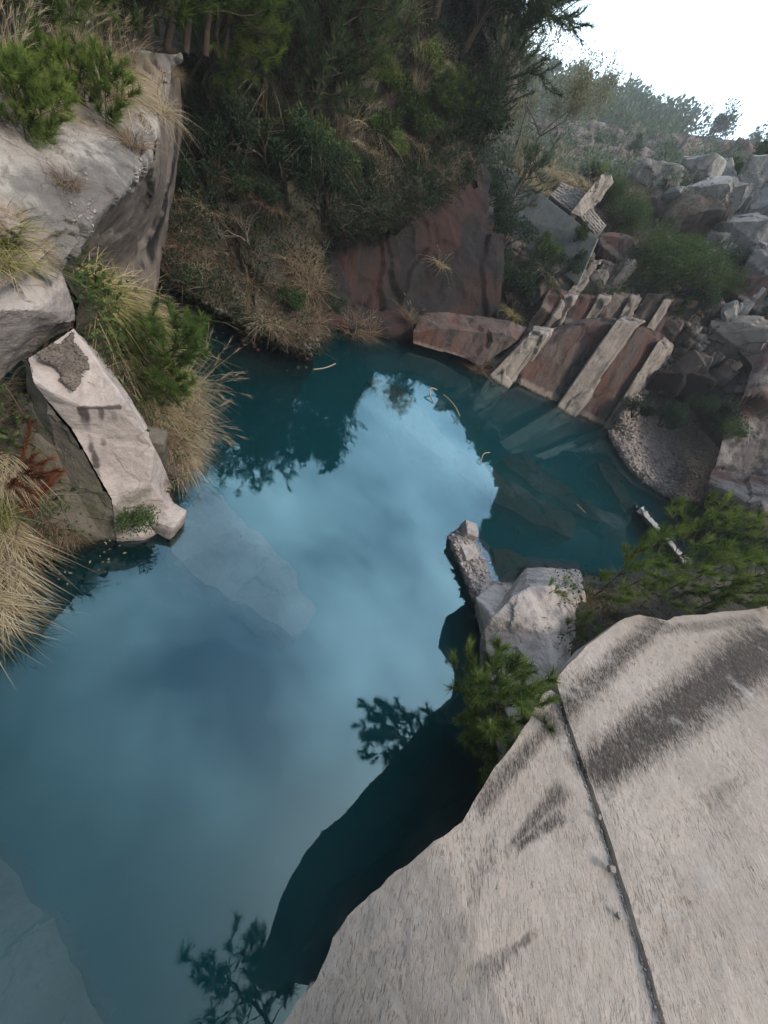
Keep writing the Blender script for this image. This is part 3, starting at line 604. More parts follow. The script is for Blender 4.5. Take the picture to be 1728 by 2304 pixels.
# left bank behind / under the grasses
rows = [bx((-60, 900, 1.9), (60, 830, 2.1), (170, 745, 2.3), (175, 680, 2.7), (130, 600, 3.0)),
        bx((-40, 1100, .9), (100, 1060, .8), (270, 900, 1.6), (290, 760, 1.6), (230, 640, 2.0)),
        bx((-40, 1220, .2), (120, 1200, .1), (330, 1060, .5), (400, 900, .5), (370, 740, .5)),
        bx((-60, 1330, -.1), (60, 1260, -.3), (370, 1130, .05), (425, 940, .05), (405, 780, .05)),
        bx((-80, 1400, -3), (60, 1300, -3), (390, 1160, -3), (440, 960, -3), (425, 770, -3))]
rows = [r for r in rows]
LBANK = loft(rows, 70, 70, [('n', .4, .06, 3), ('f', .4, .05, 4)], curve=lin)
structure(grid_obj('left_bank', LBANK, M['hill']))
rows = [bx((120, 1330, .15), (60, 1300, .3), (0, 1280, .5), (-80, 1260, .7)), bx((60, 1400, .1), (20, 1350, .5), (-40, 1310, .9), (-120, 1290, 1.2)), bx((-20, 1500, .1), (-60, 1420, .7), (-100, 1360, 1.2), (-160, 1330, 1.5)), bx((-40, 1560, -3), (-120, 1500, -1), (-200, 1450, -1), (-260, 1400, -1))]
rows = [bx((135, 1215, -.3), (60, 1200, .0), (0, 1190, .3), (-80, 1180, .6)), bx((75, 1330, -.3), (30, 1270, .25), (-30, 1240, .6), (-110, 1220, .9)), bx((-10, 1450, -.3), (-40, 1350, .4), (-80, 1300, .8), (-150, 1270, 1.1)), bx((-60, 1540, -1.5), (-130, 1450, -1), (-200, 1400, -.6), (-260, 1350, -.2))]
NBANK = loft(rows, 40, 40, [('n', .4, .06, 3)])
structure(grid_obj('near_bank', NBANK, M['hill']))

# ------------------------------------------------------------------ central hill
def D_(*q): return [P(a, b_, D=c) for a, b_, c in q]
def shore(q, z): return [P(a, b_, z=z) for a, b_ in q]
SH = [(372, 622), (400, 652), (440, 682), (500, 715), (560, 748), (630, 778), (700, 790), (722, 745)]
off = [np.array((s[0], s[1], 0)) / np.hypot(s[0], s[1]) for s in shore(SH, 0)]
rows = [[p - o_ * 2.2 + (0, 0, -3.2) for p, o_ in zip(shore(SH, 0), off)] , [p - o_ * .9 + (0, 0, -.55) for p, o_ in zip(shore(SH, 0), off)], shore(SH, .03), shore([(a, b_ - 22) for a, b_ in SH], .45),
        D_((380, 520, 12), (425, 520, 12), (470, 530, 11.9), (530, 545, 11.8), (585, 560, 11.8), (640, 580, 11.8), (690, 600, 12.0), (724, 620, 12.6)),
        D_((398, 400, 13.3), (440, 395, 13.3), (490, 390, 13.3), (545, 395, 13.4), (600, 400, 13.4), (650, 410, 13.4), (700, 440, 13.6), (745, 505, 13.8)),
        D_((415, 250, 15.0), (455, 240, 15.0), (505, 235, 15), (560, 235, 15), (620, 235, 15), (690, 235, 15), (750, 250, 15.2), (800, 300, 15.4)),
        D_((430, 110, 17.2), (480, 90, 17.0), (540, 80, 16.8), (600, 75, 16.8), (670, 75, 16.8), (750, 75, 16.8), (830, 85, 17), (890, 110, 17.2))]
az = np.radians(np.linspace(-46, -26, 8))
rows += [[(20 * math.sin(a), 20 * math.cos(a), z) for a, z in zip(az, (8.2, 8.6, 8.9, 9, 9, 9, 8.8, 8.5))], [(26 * math.sin(a), 26 * math.cos(a), z) for a, z in zip(az, (13, 13, 13, 13, 13, 12.6, 12.2, 11.8))], [(40 * math.sin(a), 40 * math.cos(a), 15) for a in az]]
rows = [[np.asarray(r[0]) + (np.asarray(r[0]) - np.asarray(r[1])) * 2.5 + (0, .6, 0)] + list(r) for r in rows]
HILL = loft(rows, 215, 220, [('n', 1.3, .22, 3), ('f', .8, .12, 4), ('f', .3, .04, 5), ('n', .15, .02, 8)])
structure(grid_obj('hillside', HILL, M['hill']))
# right part of the hill, ending below in the overhanging lip of the cave
LIP = [(742, 508, 13.2), (775, 508, 13.4), (815, 500, 13.7), (860, 490, 14.1), (905, 475, 14.6), (960, 445, 15.2), (1010, 415, 16.0), (1068, 382, 17.0)]
rows = [[P(a, b_ + 22, D=c + 2.4) for a, b_, c in LIP], [P(a, b_ + 6, D=c + .25) for a, b_, c in LIP], D_(*LIP),
        D_((740, 470, 13.9), (780, 462, 14.1), (825, 450, 14.6), (870, 438, 15.1), (920, 422, 15.6), (975, 398, 16.2), (1030, 370, 17.0), (1075, 350, 18.0)),
        D_((755, 380, 14.4), (800, 372, 14.8), (850, 362, 15.3), (900, 350, 15.9), (950, 335, 16.4), (1000, 315, 17.0), (1045, 295, 17.6), (1082, 300, 18.4)),
        D_((800, 250, 15.4), (845, 240, 15.8), (890, 232, 16.3), (940, 225, 16.8), (985, 218, 17.4), (1030, 212, 18.0), (1062, 215, 18.6), (1092, 235, 19.2)),
        D_((885, 100, 17.2), (920, 95, 17.5), (955, 92, 17.9), (995, 95, 18.3), (1030, 100, 18.8), (1060, 115, 19.3), (1082, 140, 19.8), (1104, 180, 20.4))]
az = np.radians(np.linspace(-27, -15.5, 8))
rows += [[(20.5 * math.sin(a), 20.5 * math.cos(a), z) for a, z in zip(az, (8.6, 8.4, 8.2, 7.8, 7.4, 7.0, 6.7, 6.4))], [(27 * math.sin(a), 27 * math.cos(a), z) for a, z in zip(az, (12, 11.6, 11, 10.4, 9.6, 8.8, 8.2, 7.6))], [(40 * math.sin(a), 40 * math.cos(a), z) for a, z in zip(az, (15, 14, 13, 12, 11, 10, 9, 8))]]
HILLR = loft(rows, 160, 170, [('n', 1.3, .2, 3), ('f', .8, .10, 4), ('f', .3, .05, 6)])
structure(grid_obj('hillside', HILLR, M['hill']))
# mossy broken edge of the overhang
rows = [[P(a, b_ + 3, D=c + .05) for a, b_, c in LIP], [P(a - 4, b_ - 14, D=c - .12) for a, b_, c in LIP], [P(a - 10, b_ - 42, D=c - .02) for a, b_, c in LIP], [P(a - 14, b_ - 75, D=c + .35) for a, b_, c in LIP]]
rows.insert(0, [P(a + 6, b_ + 14, D=c + .8) for a, b_, c in LIP])
LIPG = loft(rows, 150, 36, [('f', .55, .09, 11, (1.8, 1.8, .6)), ('f', .25, .05, 12), ('n', .2, .03, 3)])
o = grid_obj('rock_lip', LIPG, M['lip']); tag(o, 'mossy overhanging rock lip along the top of the dark hollow', 'rock')
# dark wall of the hollow
rows = [D_((725, 520, 15.3), (800, 490, 16.2), (880, 465, 17.2), (960, 430, 18.2), (1040, 385, 19.4), (1100, 360, 20.6)),
        D_((715, 590, 14.2), (790, 580, 15.2), (870, 570, 16.4), (950, 545, 17.6), (1040, 500, 18.8), (1120, 470, 20.0)),
        D_((712, 680, 13.0), (780, 680, 14.0), (850, 680, 15.2), (940, 660, 16.8), (1040, 620, 18.0), (1130, 590, 19.2)),
        shore([(728, 735), (790, 742), (850, 752), (930, 765), (1020, 785), (1110, 860)], .02), shore([(735, 770), (800, 775), (870, 785), (940, 800), (1030, 830), (1120, 910)], -2.5)]
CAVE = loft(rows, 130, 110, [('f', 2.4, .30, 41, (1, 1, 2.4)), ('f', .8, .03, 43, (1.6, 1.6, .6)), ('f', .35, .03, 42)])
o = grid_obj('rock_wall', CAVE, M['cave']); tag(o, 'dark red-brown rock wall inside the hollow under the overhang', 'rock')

# ------------------------------------------------------------------ right cliff: cut panels and pillars standing in the water
def prism(name, label, front, depth, mat, seed, edge=.22, amp=.05, cat='rock'):
    """a cut pillar or panel: front outline (px, py, z) pushed back by depth along the view azimuth"""
    fr = [P(a, b_, z=c) for a, b_, c in front]; bk = []
    for p in fr:
        d = np.array((p[0], p[1], 0)) / np.hypot(p[0], p[1]); bk.append(p + d * depth + (0, 0, .15 * depth))
    n_ = len(fr); v_ = fr + bk
    f_ = [list(range(n_)), list(range(2 * n_ - 1, n_ - 1, -1))] + [[i, n_ + i, n_ + (i + 1) % n_, (i + 1) % n_] for i in range(n_)]
    o = rock(name, v_, f_, mat, edge, [('f', .9, amp, seed, (1, 1, 2.5)), ('n', .35, amp * .5, seed)]); return tag(o, label, cat)
def PA(px, py, dz): return (px, py, dz)
def strip(name, label, lines, mat, seed, back=1.6, amp=.06):
    """a cut face that stands in the water: upright lines (foot px, head px, batter, setback) side by side"""
    cols = []
    for (fx, fy, hx, hy, bat, set_) in lines:
        f0 = P(fx, fy, z=0); d0 = math.hypot(f0[0], f0[1]); u_ = np.array((f0[0], f0[1], 0)) / d0
        h0 = P(hx, hy, D=d0 + bat + set_); f1 = f0 + u_ * set_; dn = f1 - (h0 - f1) * (2.6 / max(.8, h0[2]))
        cols.append([dn, f1] + [f1 + (h0 - f1) * t for t in (.25, .5, .75, 1)] + [h0 + u_ * back * .5 + (0, 0, .12), h0 + u_ * back + (0, 0, .1)])
    rows = [[c[r] for c in cols] for r in range(8)]
    g = loft(rows, 14 * len(lines), 90, [('f', 1.2, amp, seed, (1, 1, 3.0)), ('f', .4, amp * .35, seed + 1, (1, 1, 2)), ('n', .5, amp * .5, seed)], curve=lin)
    return tag(grid_obj(name, g, mat), label, 'rock')
strip('rock_pillar', 'first pale cut pillar beside the dark hollow, foot in the water', [(1092, 838, 1180, 760, 1.0, 1.0), (1100, 846, 1186, 756, 1.0, 0), (1120, 860, 1206, 756, 1.0, 0), (1142, 873, 1226, 757, 1.0, 0), (1150, 872, 1236, 757, 1.0, .7)], M['pillar'], 51)
strip('cut_rock', 'red-brown cut rock wall between the first two pillars', [(1140, 866, 1232, 756, 1.2, .5), (1165, 872, 1255, 744, 1.2, .4), (1200, 888, 1300, 733, 1.2, .35), (1232, 904, 1345, 728, 1.2, .4), (1262, 918, 1392, 728, 1.2, .5)], M['cliff'], 52)
strip('rock_pillar', 'tall pale cut pillar between the two red-brown walls', [(1246, 908, 1380, 728, 1.1, .9), (1253, 915, 1386, 722, 1.1, 0), (1272, 927, 1410, 724, 1.1, .02), (1290, 938, 1434, 728, 1.1, 0), (1297, 938, 1440, 732, 1.1, .8)], M['pillar'], 53)
strip('cut_rock', 'dark streaked rock wall right of the tall pale pillar', [(1288, 934, 1432, 740, 1.2, .5), (1310, 944, 1448, 740, 1.2, .4), (1335, 957, 1470, 752, 1.2, .4), (1362, 970, 1498, 778, 1.2, .5)], M['cliff'], 54)
strip('rock_pillar', 'narrow pale rock edge above the gravel bank', [(1352, 964, 1476, 772, 1.0, .5), (1358, 966, 1482, 766, 1.0, -.05), (1372, 972, 1502, 784, 1.0, -.05), (1380, 968, 1512, 795, 1.0, .9)], M['pillar'], 55)
strip('rock_rib', 'short pale rib of rock higher on the red slope', [(1205, 770, 1262, 672, 1.5, 3.0), (1212, 772, 1270, 664, 1.5, 2.3), (1228, 776, 1292, 660, 1.5, 2.3), (1236, 770, 1300, 668, 1.5, 3.2)], M['pillar'], 56)
strip('rock_rib', 'pale rib of rock at the right of the rubble', [(1392, 975, 1556, 770, 1.5, 4.2), (1400, 980, 1562, 762, 1.5, 3.4), (1420, 985, 1590, 764, 1.5, 3.4), (1430, 980, 1600, 772, 1.5, 4.4)], M['brownrock'], 57)
def tier(label, b0, b1, rise, D0, D1, bat, edges, mats, seed, prot=.45):
    """an upper step of the cut cliff: recessed faces and projecting ribs, each a piece of it"""
    rs_ = np.random.RandomState(seed); c0 = P((b0[0] + b1[0]) / 2, (b0[1] + b1[1]) / 2, D=(D0 + D1) / 2); t = bpy.data.objects.new('cut_cliff', None); COL.objects.link(t); t.location = tuple(c0); tag(t, label, 'rock')
    for i in range(len(edges) - 1):
        m_ = mats[i % len(mats)]; rib = m_ == 'pillar'; cols = []
        us = [edges[i], edges[i], (edges[i] + edges[i + 1]) / 2, edges[i + 1], edges[i + 1]]; jt = rs_.uniform(-.10, .10) if not rib else -.06
        for j, u in enumerate(us):
            bx_, by_ = b0[0] + (b1[0] - b0[0]) * u, b0[1] + (b1[1] - b0[1]) * u; D = D0 + (D1 - D0) * u + (.0 if not rib else (-prot if 0 < j < 4 else .35)) + (0 if rib else rs_.uniform(-.12, .12))
            k = 1 + jt; bot = P(bx_ - rise[0] * .25, by_ - rise[1] * .25, D=D - .1); top = P(bx_ + rise[0] * k, by_ + rise[1] * k, D=D + bat); u_ = np.array((top[0], top[1], 0)); u_ /= np.linalg.norm(u_)
            cols.append([bot + (top - bot) * q for q in (0, .25, .5, .75, 1)] + [top + u_ * .7 + (0, 0, .08), top + u_ * 1.8 + (0, 0, -.3)])
        g = loft([[c[r] - c0 for c in cols] for r in range(7)], 30, 60, [('f', .9, .09, seed + i, (1, 1, 2.6)), ('f', .35, .03, seed + i + 40, (1, 1, 1.6)), ('n', .4, .05, seed + i)], curve=lin)
        grid_obj('rib' if rib else 'face', g, M[m_], parent=t)
    return t
tier('upper step of dark red cut faces and pale ribs above the waterside pillars', (1165, 772), (1510, 782), (70, -112), 19.9, 23.7, .7, [0, .11, .19, .33, .41, .54, .62, .76, .83, 1.0], ['cliff', 'pillar', 'cliff', 'pillar', 'brownrock', 'pillar', 'cliff', 'pillar', 'cliff'], 900, .22)
tier('dark cut step of rock below the stone-block wall', (1150, 655), (1400, 668), (58, -78), 21.3, 23.6, .6, [0, .2, .30, .5, .60, .8, .90, 1.0], ['brownrock', 'pillar', 'cliff', 'pillar', 'brownrock', 'pillar', 'cliff'], 930, .2)
# low ledge and fallen slabs left of the pillars
prism('rock_shelf', 'low red-brown rock shelf overhanging the water by the hollow', [(930, 772, .2), (1000, 792, .22), (1080, 822, .35), (1120, 795, .9), (1165, 765, 1.5), (1130, 752, 1.6), (1060, 745, 1.2), (985, 740, .9), (930, 748, .6)], 1.5, M['cliff'], 56)
# sloping mass behind
rows = [shore([(1000, 800), (1110, 850), (1200, 885), (1290, 930), (1375, 972), (1450, 930)], -1.0),
        D_((1010, 720, 18.6), (1130, 720, 20.6), (1225, 735, 22.0), (1345, 735, 23.4), (1440, 735, 24.4), (1540, 790, 24.5)),
        D_((1050, 600, 19.8), (1150, 600, 21.6), (1250, 620, 23.0), (1370, 640, 24.4), (1470, 660, 25.4), (1570, 700, 26)),
        D_((1090, 470, 24.8), (1180, 500, 25.0), (1290, 540, 25.2), (1400, 560, 26), (1500, 560, 27), (1610, 570, 27.5)),
        D_((1110, 385, 26.0), (1210, 410, 27.0), (1320, 430, 28.5), (1430, 430, 30), (1540, 430, 30), (1660, 430, 30)),
        [P(1100, 330, D=32), P(1220, 345, D=36), P(1340, 365, D=40), P(1460, 380, D=42), P(1580, 390, D=42), P(1720, 420, D=42)],
        [P(1090, 280, D=60), P(1220, 280, D=62), P(1350, 280, D=64), P(1480, 300, D=64), P(1620, 330, D=64), P(1800, 380, D=60)]]
CLIFF = loft(rows, 190, 190, [('n', 1.4, .22, 3), ('f', 1.6, .28, 61), ('f', .6, .11, 62), ('n', .3, .04, 5)])
structure(grid_obj('cliff_slope', CLIFF, M['brownrock']))
# gravel bank below the cliff and the far-right wall
rows = [shore([(1352, 990), (1400, 1075), (1460, 1120), (1530, 1150), (1590, 1140)], -1.6), shore([(1366, 975), (1412, 1052), (1470, 1098), (1530, 1125), (1572, 1132)], .02),
        bx((1385, 955, .5), (1440, 1010, .5), (1495, 1060, .45), (1550, 1095, .4), (1585, 1105, .35)), bx((1400, 925, 1.2), (1480, 950, 1.3), (1545, 990, 1.4), (1590, 1030, 1.4), (1612, 1060, 1.3)),
        bx((1425, 890, 1.9), (1500, 895, 2.1), (1570, 920, 2.2), (1625, 960, 2.2), (1650, 1000, 2.0))]
SCREE = loft(rows, 90, 70, [('n', .5, .08, 3), ('f', .3, .05, 4)])
structure(grid_obj('gravel_bank', SCREE, M['gravel']))
rows = [D_((1400, 900, 22), (1470, 880, 23), (1540, 870, 24), (1610, 900, 24.5), (1680, 940, 24.5)), D_((1440, 800, 23.5), (1510, 790, 24.3), (1590, 790, 25), (1660, 800, 25.5), (1740, 830, 26)), D_((1500, 700, 25.5), (1570, 680, 26.3), (1640, 680, 27), (1720, 690, 27.5), (1800, 700, 28)),
        D_((1540, 560, 27.5), (1610, 550, 28), (1690, 545, 28.5), (1780, 550, 29), (1880, 570, 29)), D_((1560, 430, 29.5), (1640, 420, 30), (1720, 415, 30), (1820, 420, 30), (1930, 440, 30))]
CLIFFR = loft(rows, 120, 110, [('f', 1.8, .45, 71), ('f', .7, .16, 72), ('n', .4, .06, 5)])
structure(grid_obj('cliff_slope', CLIFFR, M['boulder']))
rows = [D_((1588, 1110, 20.5), (1640, 1140, 20.4), (1700, 1185, 19.8), (1760, 1160, 21.5), (1900, 1100, 24)), D_((1600, 1060, 21.2), (1650, 1060, 21.8), (1710, 1080, 22.2), (1790, 1080, 23.2), (1950, 1020, 25)), D_((1640, 960, 22.4), (1690, 930, 23.0), (1740, 930, 23.8), (1830, 950, 24.6), (2000, 900, 26)), D_((1690, 840, 24.0), (1735, 800, 24.6), (1800, 780, 25.4), (1900, 800, 26), (2080, 780, 27)), D_((1720, 760, 26), (1780, 700, 27), (1860, 680, 28), (1960, 690, 29), (2150, 680, 30))]
rows.insert(0, [P(1580, 1160, z=-2.5), P(1630, 1185, z=-2.5), P(1690, 1235, z=-2.5), P(1750, 1200, z=-2.5), P(1890, 1140, z=-2.5)])
rows += [[(19, 30, 13.5), (21, 29.5, 14.5), (23, 28, 15), (25, 26, 15), (29, 22, 14)]]
FARW = loft(rows, 110, 110, [('f', 1.8, .22, 81, (1, 1, 2)), ('n', .5, .05, 4), ('f', .5, .04, 82)])
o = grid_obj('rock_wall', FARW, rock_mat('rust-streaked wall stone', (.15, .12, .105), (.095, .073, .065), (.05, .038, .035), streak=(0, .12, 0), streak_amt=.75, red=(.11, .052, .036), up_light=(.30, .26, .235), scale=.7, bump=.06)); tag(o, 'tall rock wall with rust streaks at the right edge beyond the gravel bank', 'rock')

# ------------------------------------------------------------------ sunken stones
def sunk(label, q, z, mat, thick=.8, seed=3):
    _g = random.Random(seed); pts = []
    for i, (a, b_, *r) in enumerate(q):
        a2, b2, *r2 = q[(i + 1) % len(q)]; z1, z2 = (r[0] if r else 0), (r2[0] if r2 else 0); k = max(1, int(math.hypot(a2 - a, b2 - b_) / 28))
        for j in range(k): t = j / k; pts.append((a + (a2 - a) * t + _g.uniform(-7, 7), b_ + (b2 - b_) * t + _g.uniform(-7, 7), z1 + (z2 - z1) * t + _g.uniform(-.05, .03)))
    t_ = [P(a, b_, z=z + w_) for a, b_, w_ in pts]; n_ = len(t_)
    o = rock('sunken_slab', t_ + [p - (0, 0, thick) for p in t_], [list(range(n_)), list(range(2 * n_ - 1, n_ - 1, -1))] + [[i, n_ + i, n_ + (i + 1) % n_, (i + 1) % n_] for i in range(n_)], mat, .12, [('f', .8, .06, seed), ('n', .35, .06, seed)])
    return tag(o, label, 'rock')
sunk('pale flat slab lying just under the water beside the stained block', [(392, 1160, .1), (470, 1090, .05), (545, 1160), (625, 1245, -.02), (690, 1340, -.22), (712, 1372, -.38), (690, 1404, -.45), (655, 1428, -.55), (560, 1372, -.42), (465, 1310, -.2), (385, 1245)], -.24, M['sunken'])
sunk('sunken slab dimly seen in the water at the lower left corner', [(-60, 1880), (10, 1930), (90, 2050), (170, 2190), (250, 2330), (-60, 2330)], -.75, M['sunken'], seed=5)
sunk('brown sunken ledge running from the hollow towards the near rocks', [(820, 850), (900, 870), (1010, 990), (1110, 1060), (1230, 1130), (1300, 1170), (1290, 1215), (1180, 1170), (1060, 1090), (960, 1010), (870, 910)], -.6, M['sunkenbrown'], seed=6)
sunk('mossy sunken slab right of the gravel spit', [(1110, 1235), (1160, 1235), (1240, 1300), (1290, 1350), (1200, 1345), (1150, 1335), (1115, 1300)], -.5, M['sunkenbrown'], seed=7)
sunk('long sunken ridge below the red-brown panels', [(1150, 1010), (1230, 1060), (1330, 1130), (1400, 1165), (1390, 1190), (1300, 1160), (1210, 1100), (1130, 1040)], -.7, M['sunkenbrown'], seed=8)
sunk('sunken brown bar running up to the thin ridge', [(1345, 1035), (1380, 1060), (1430, 1140), (1415, 1150), (1375, 1100)], -.4, M['sunkenbrown'], seed=9)
# ------------------------------------------------------------------ plant builders
class Geo:
    def __init__(s): s.v = []; s.f = []; s.t = []; s.n = 0
    def add(s, v, f, t):
        v = np.asarray(v, float); s.v.append(v); s.f.append(np.asarray(f) + s.n); s.t.append(np.broadcast_to(np.asarray(t, float), (len(v),))); s.n += len(v)
    def obj(s, name, mat, parent=None, link=True, smooth=False):
        if not s.v: return None
        v = np.concatenate(s.v); f = np.concatenate(s.f); t = np.concatenate(s.t)
        return mesh_obj(name, v, f, mat, parent, smooth=smooth, tint=t, link=link)
def unit(a): a = np.asarray(a, float); return a / (np.linalg.norm(a, axis=-1, keepdims=True) + 1e-9)
def tubes(geo, segs, sides=5, tint=.5):
    """segs: list of (p0, p1, r0, r1)"""
    if not segs: return
    p0 = np.array([s[0] for s in segs]); p1 = np.array([s[1] for s in segs]); r0 = np.array([s[2] for s in segs]); r1 = np.array([s[3] for s in segs])
    d = unit(p1 - p0); a = np.where(np.abs(d[:, 2:3]) > .9, np.array([[1., 0, 0]]), np.array([[0, 0, 1.]])); x = unit(np.cross(d, a)); y = np.cross(d, x)
    th = np.linspace(0, 2 * math.pi, sides, endpoint=False); c, s_ = np.cos(th), np.sin(th)
    ring = x[:, None, :] * c[None, :, None] + y[:, None, :] * s_[None, :, None]
    v = np.concatenate([p0[:, None] + ring * r0[:, None, None], p1[:, None] + ring * r1[:, None, None]], 1).reshape(-1, 3)
    i = np.arange(sides); j = (i + 1) % sides
    q = np.stack([i, j, j + sides, i + sides], 1); f = (q[None] + (np.arange(len(segs)) * 2 * sides)[:, None, None]).reshape(-1, 4)
    f3 = np.concatenate([f[:, [0, 1, 2]], f[:, [0, 2, 3]]]); geo.add(v, f3, tint)
def needles(geo, rs, p, d, n, length, width, spread=.75, tint=.5, tvar=.15, back=.10):
    """tufts of needles: p (k,3) tips, d (k,3) directions, n needles each"""
    k = len(p); dd = np.repeat(unit(d), n, 0); pp = np.repeat(p, n, 0)
    a = unit(rs.normal(size=(k * n, 3))); dr = unit(dd + a * spread * (0.5 + rs.rand(k * n, 1)))
    st = pp - dd * (rs.rand(k * n, 1) * back); ln = length * (.65 + .5 * rs.rand(k * n, 1))
    side = unit(np.cross(dr, rs.normal(size=(k * n, 3)))) * width / 2
    v = np.stack([st - side, st + side, st + dr * ln], 1).reshape(-1, 3)
    f = np.arange(len(v)).reshape(-1, 3)
    t = np.repeat(np.repeat(np.clip(tint + tvar * rs.normal(size=k), 0, 1), n) , 3) + np.tile([-.15, -.15, .12], k * n)
    geo.add(v, f, np.clip(t, 0, 1))
def leaves(geo, rs, p, n_or, size, tint=.5, tvar=.25, aspect=.45):
    """one folded diamond per leaf, pointing roughly along n_or"""
    k = len(p); d = unit(n_or + .7 * rs.normal(size=(k, 3))); s = unit(np.cross(d, rs.normal(size=(k, 3)))); up = np.cross(s, d)
    L_ = (size * (.6 + .7 * rs.rand(k, 1))); w = L_ * aspect / 2
    v = np.stack([p, p + d * L_ * .5 + s * w + up * w * .35, p + d * L_, p + d * L_ * .5 - s * w + up * w * .35], 1).reshape(-1, 3)
    b_ = np.arange(k)[:, None] * 4; f = np.concatenate([b_ + [0, 1, 2], b_ + [0, 2, 3]])
    geo.add(v, f, np.repeat(np.clip(tint + tvar * rs.normal(size=k), 0, 1), 4))
def blades(geo, rs, base, az, lean, length, width, droop=.6, tint=.5, seg=5):
    """arching grass blades"""
    k = len(base); base = np.asarray(base); h = np.stack([np.cos(az), np.sin(az), np.zeros(k)], 1)
    t = np.linspace(0, 1, seg + 1)
    out_ = (lean[:, None] * t + droop[:, None] * t ** 2.2) if np.ndim(droop) else (lean[:, None] * t + droop * t ** 2.2)
    upz = t[None] * (1 - .25 * lean[:, None]) - (droop[:, None] if np.ndim(droop) else droop) * .55 * t ** 3
    c = base[:, None] + h[:, None] * (out_ * length[:, None])[..., None] + np.array([0, 0, 1.])[None, None] * (upz * length[:, None])[..., None]
    s = np.stack([-np.sin(az), np.cos(az), np.zeros(k)], 1); s = unit(s + .5 * rs.normal(size=(k, 3)))
    w = (width * (1 - t ** 1.6) * .5 + .0006)
    v = np.stack([c - s[:, None] * w[None, :, None], c + s[:, None] * w[None, :, None]], 2).reshape(-1, 3)
    i = np.arange(seg) * 2; q = np.stack([i, i + 1, i + 3, i + 2], 1); q3 = np.concatenate([q[:, [0, 1, 2]], q[:, [0, 2, 3]]])
    f = (q3[None] + (np.arange(k) * 2 * (seg + 1))[:, None, None]).reshape(-1, 3)
    geo.add(v, f, np.repeat(np.broadcast_to(tint, (k,)), 2 * (seg + 1)))
    return c[:, -1], unit(c[:, -1] - c[:, -2])
def branch(rs, p, d, length, r, depth, segs, tips, up=.15, wander=.22, kids=(2, 4), ang=.75, shrink=.66, n=4):
    q = np.array(p, float); d = unit(np.array(d, float)); rr = r; st = length / n
    pts = [q.copy()]
    for i in range(n):
        d = unit(d + wander * rs.normal(size=3) + (0, 0, up)); q2 = q + d * st; r2 = rr * .84
        segs.append((q, q2, rr, r2)); q, rr = q2, r2; pts.append(q)
        if depth > 0 and i >= 1:
            for _ in range(rs.randint(kids[0] - 1, kids[1])):
                a = unit(np.cross(d, rs.normal(size=3))); branch(rs, q, unit(d * math.cos(ang) + a * math.sin(ang)), length * shrink * (.7 + .5 * rs.rand()), rr * .6, depth - 1, segs, tips, up, wander, kids, ang, shrink, n)
    tips.append((q, d))

M['needle'] = leaf_mat('pine needle', (.020, .042, .016), (.15, .22, .05))
M['needlenear'] = leaf_mat('sun-brightened pine needle', (.035, .065, .018), (.25, .32, .075))  # brighter copy of the needle colour, sunlight put into it
M['needledark'] = leaf_mat('dark pine needle', (.026, .050, .028), (.15, .20, .095))
M['needlelight'] = leaf_mat('yellow-green pine needle', (.045, .085, .018), (.24, .31, .06))
M['leaf'] = leaf_mat('green leaf', (.022, .042, .018), (.115, .165, .055))
M['leafdark'] = leaf_mat('dark leaf', (.012, .026, .016), (.060, .095, .05))
M['leaflight'] = leaf_mat('light leaf', (.045, .075, .02), (.19, .24, .07))
M['leafpale'] = leaf_mat('pale dry leaf', (.17, .17, .10), (.38, .36, .22), .35)
M['leafred'] = leaf_mat('rust brown frond', (.07, .022, .012), (.24, .085, .04))
M['leafhaze'] = leaf_mat('haze-paled far leaf', (.07, .10, .075), (.20, .24, .16))  # distance haze put into the leaf colour by lightening it
M['drygrass'] = grass_mat('dry grass', [(.13, .095, .06), (.30, .23, .14), (.44, .36, .23), (.52, .46, .33)])
M['mixgrass'] = grass_mat('half-green grass', [(.07, .09, .025), (.19, .20, .06), (.36, .28, .13), (.50, .41, .25)])
M['greengrass'] = grass_mat('green grass', [(.04, .06, .018), (.10, .13, .03), (.21, .22, .06), (.40, .34, .16)])
M['browngrass'] = grass_mat('brown dead grass', [(.05, .035, .025), (.13, .09, .06), (.24, .17, .11), (.34, .27, .19)])

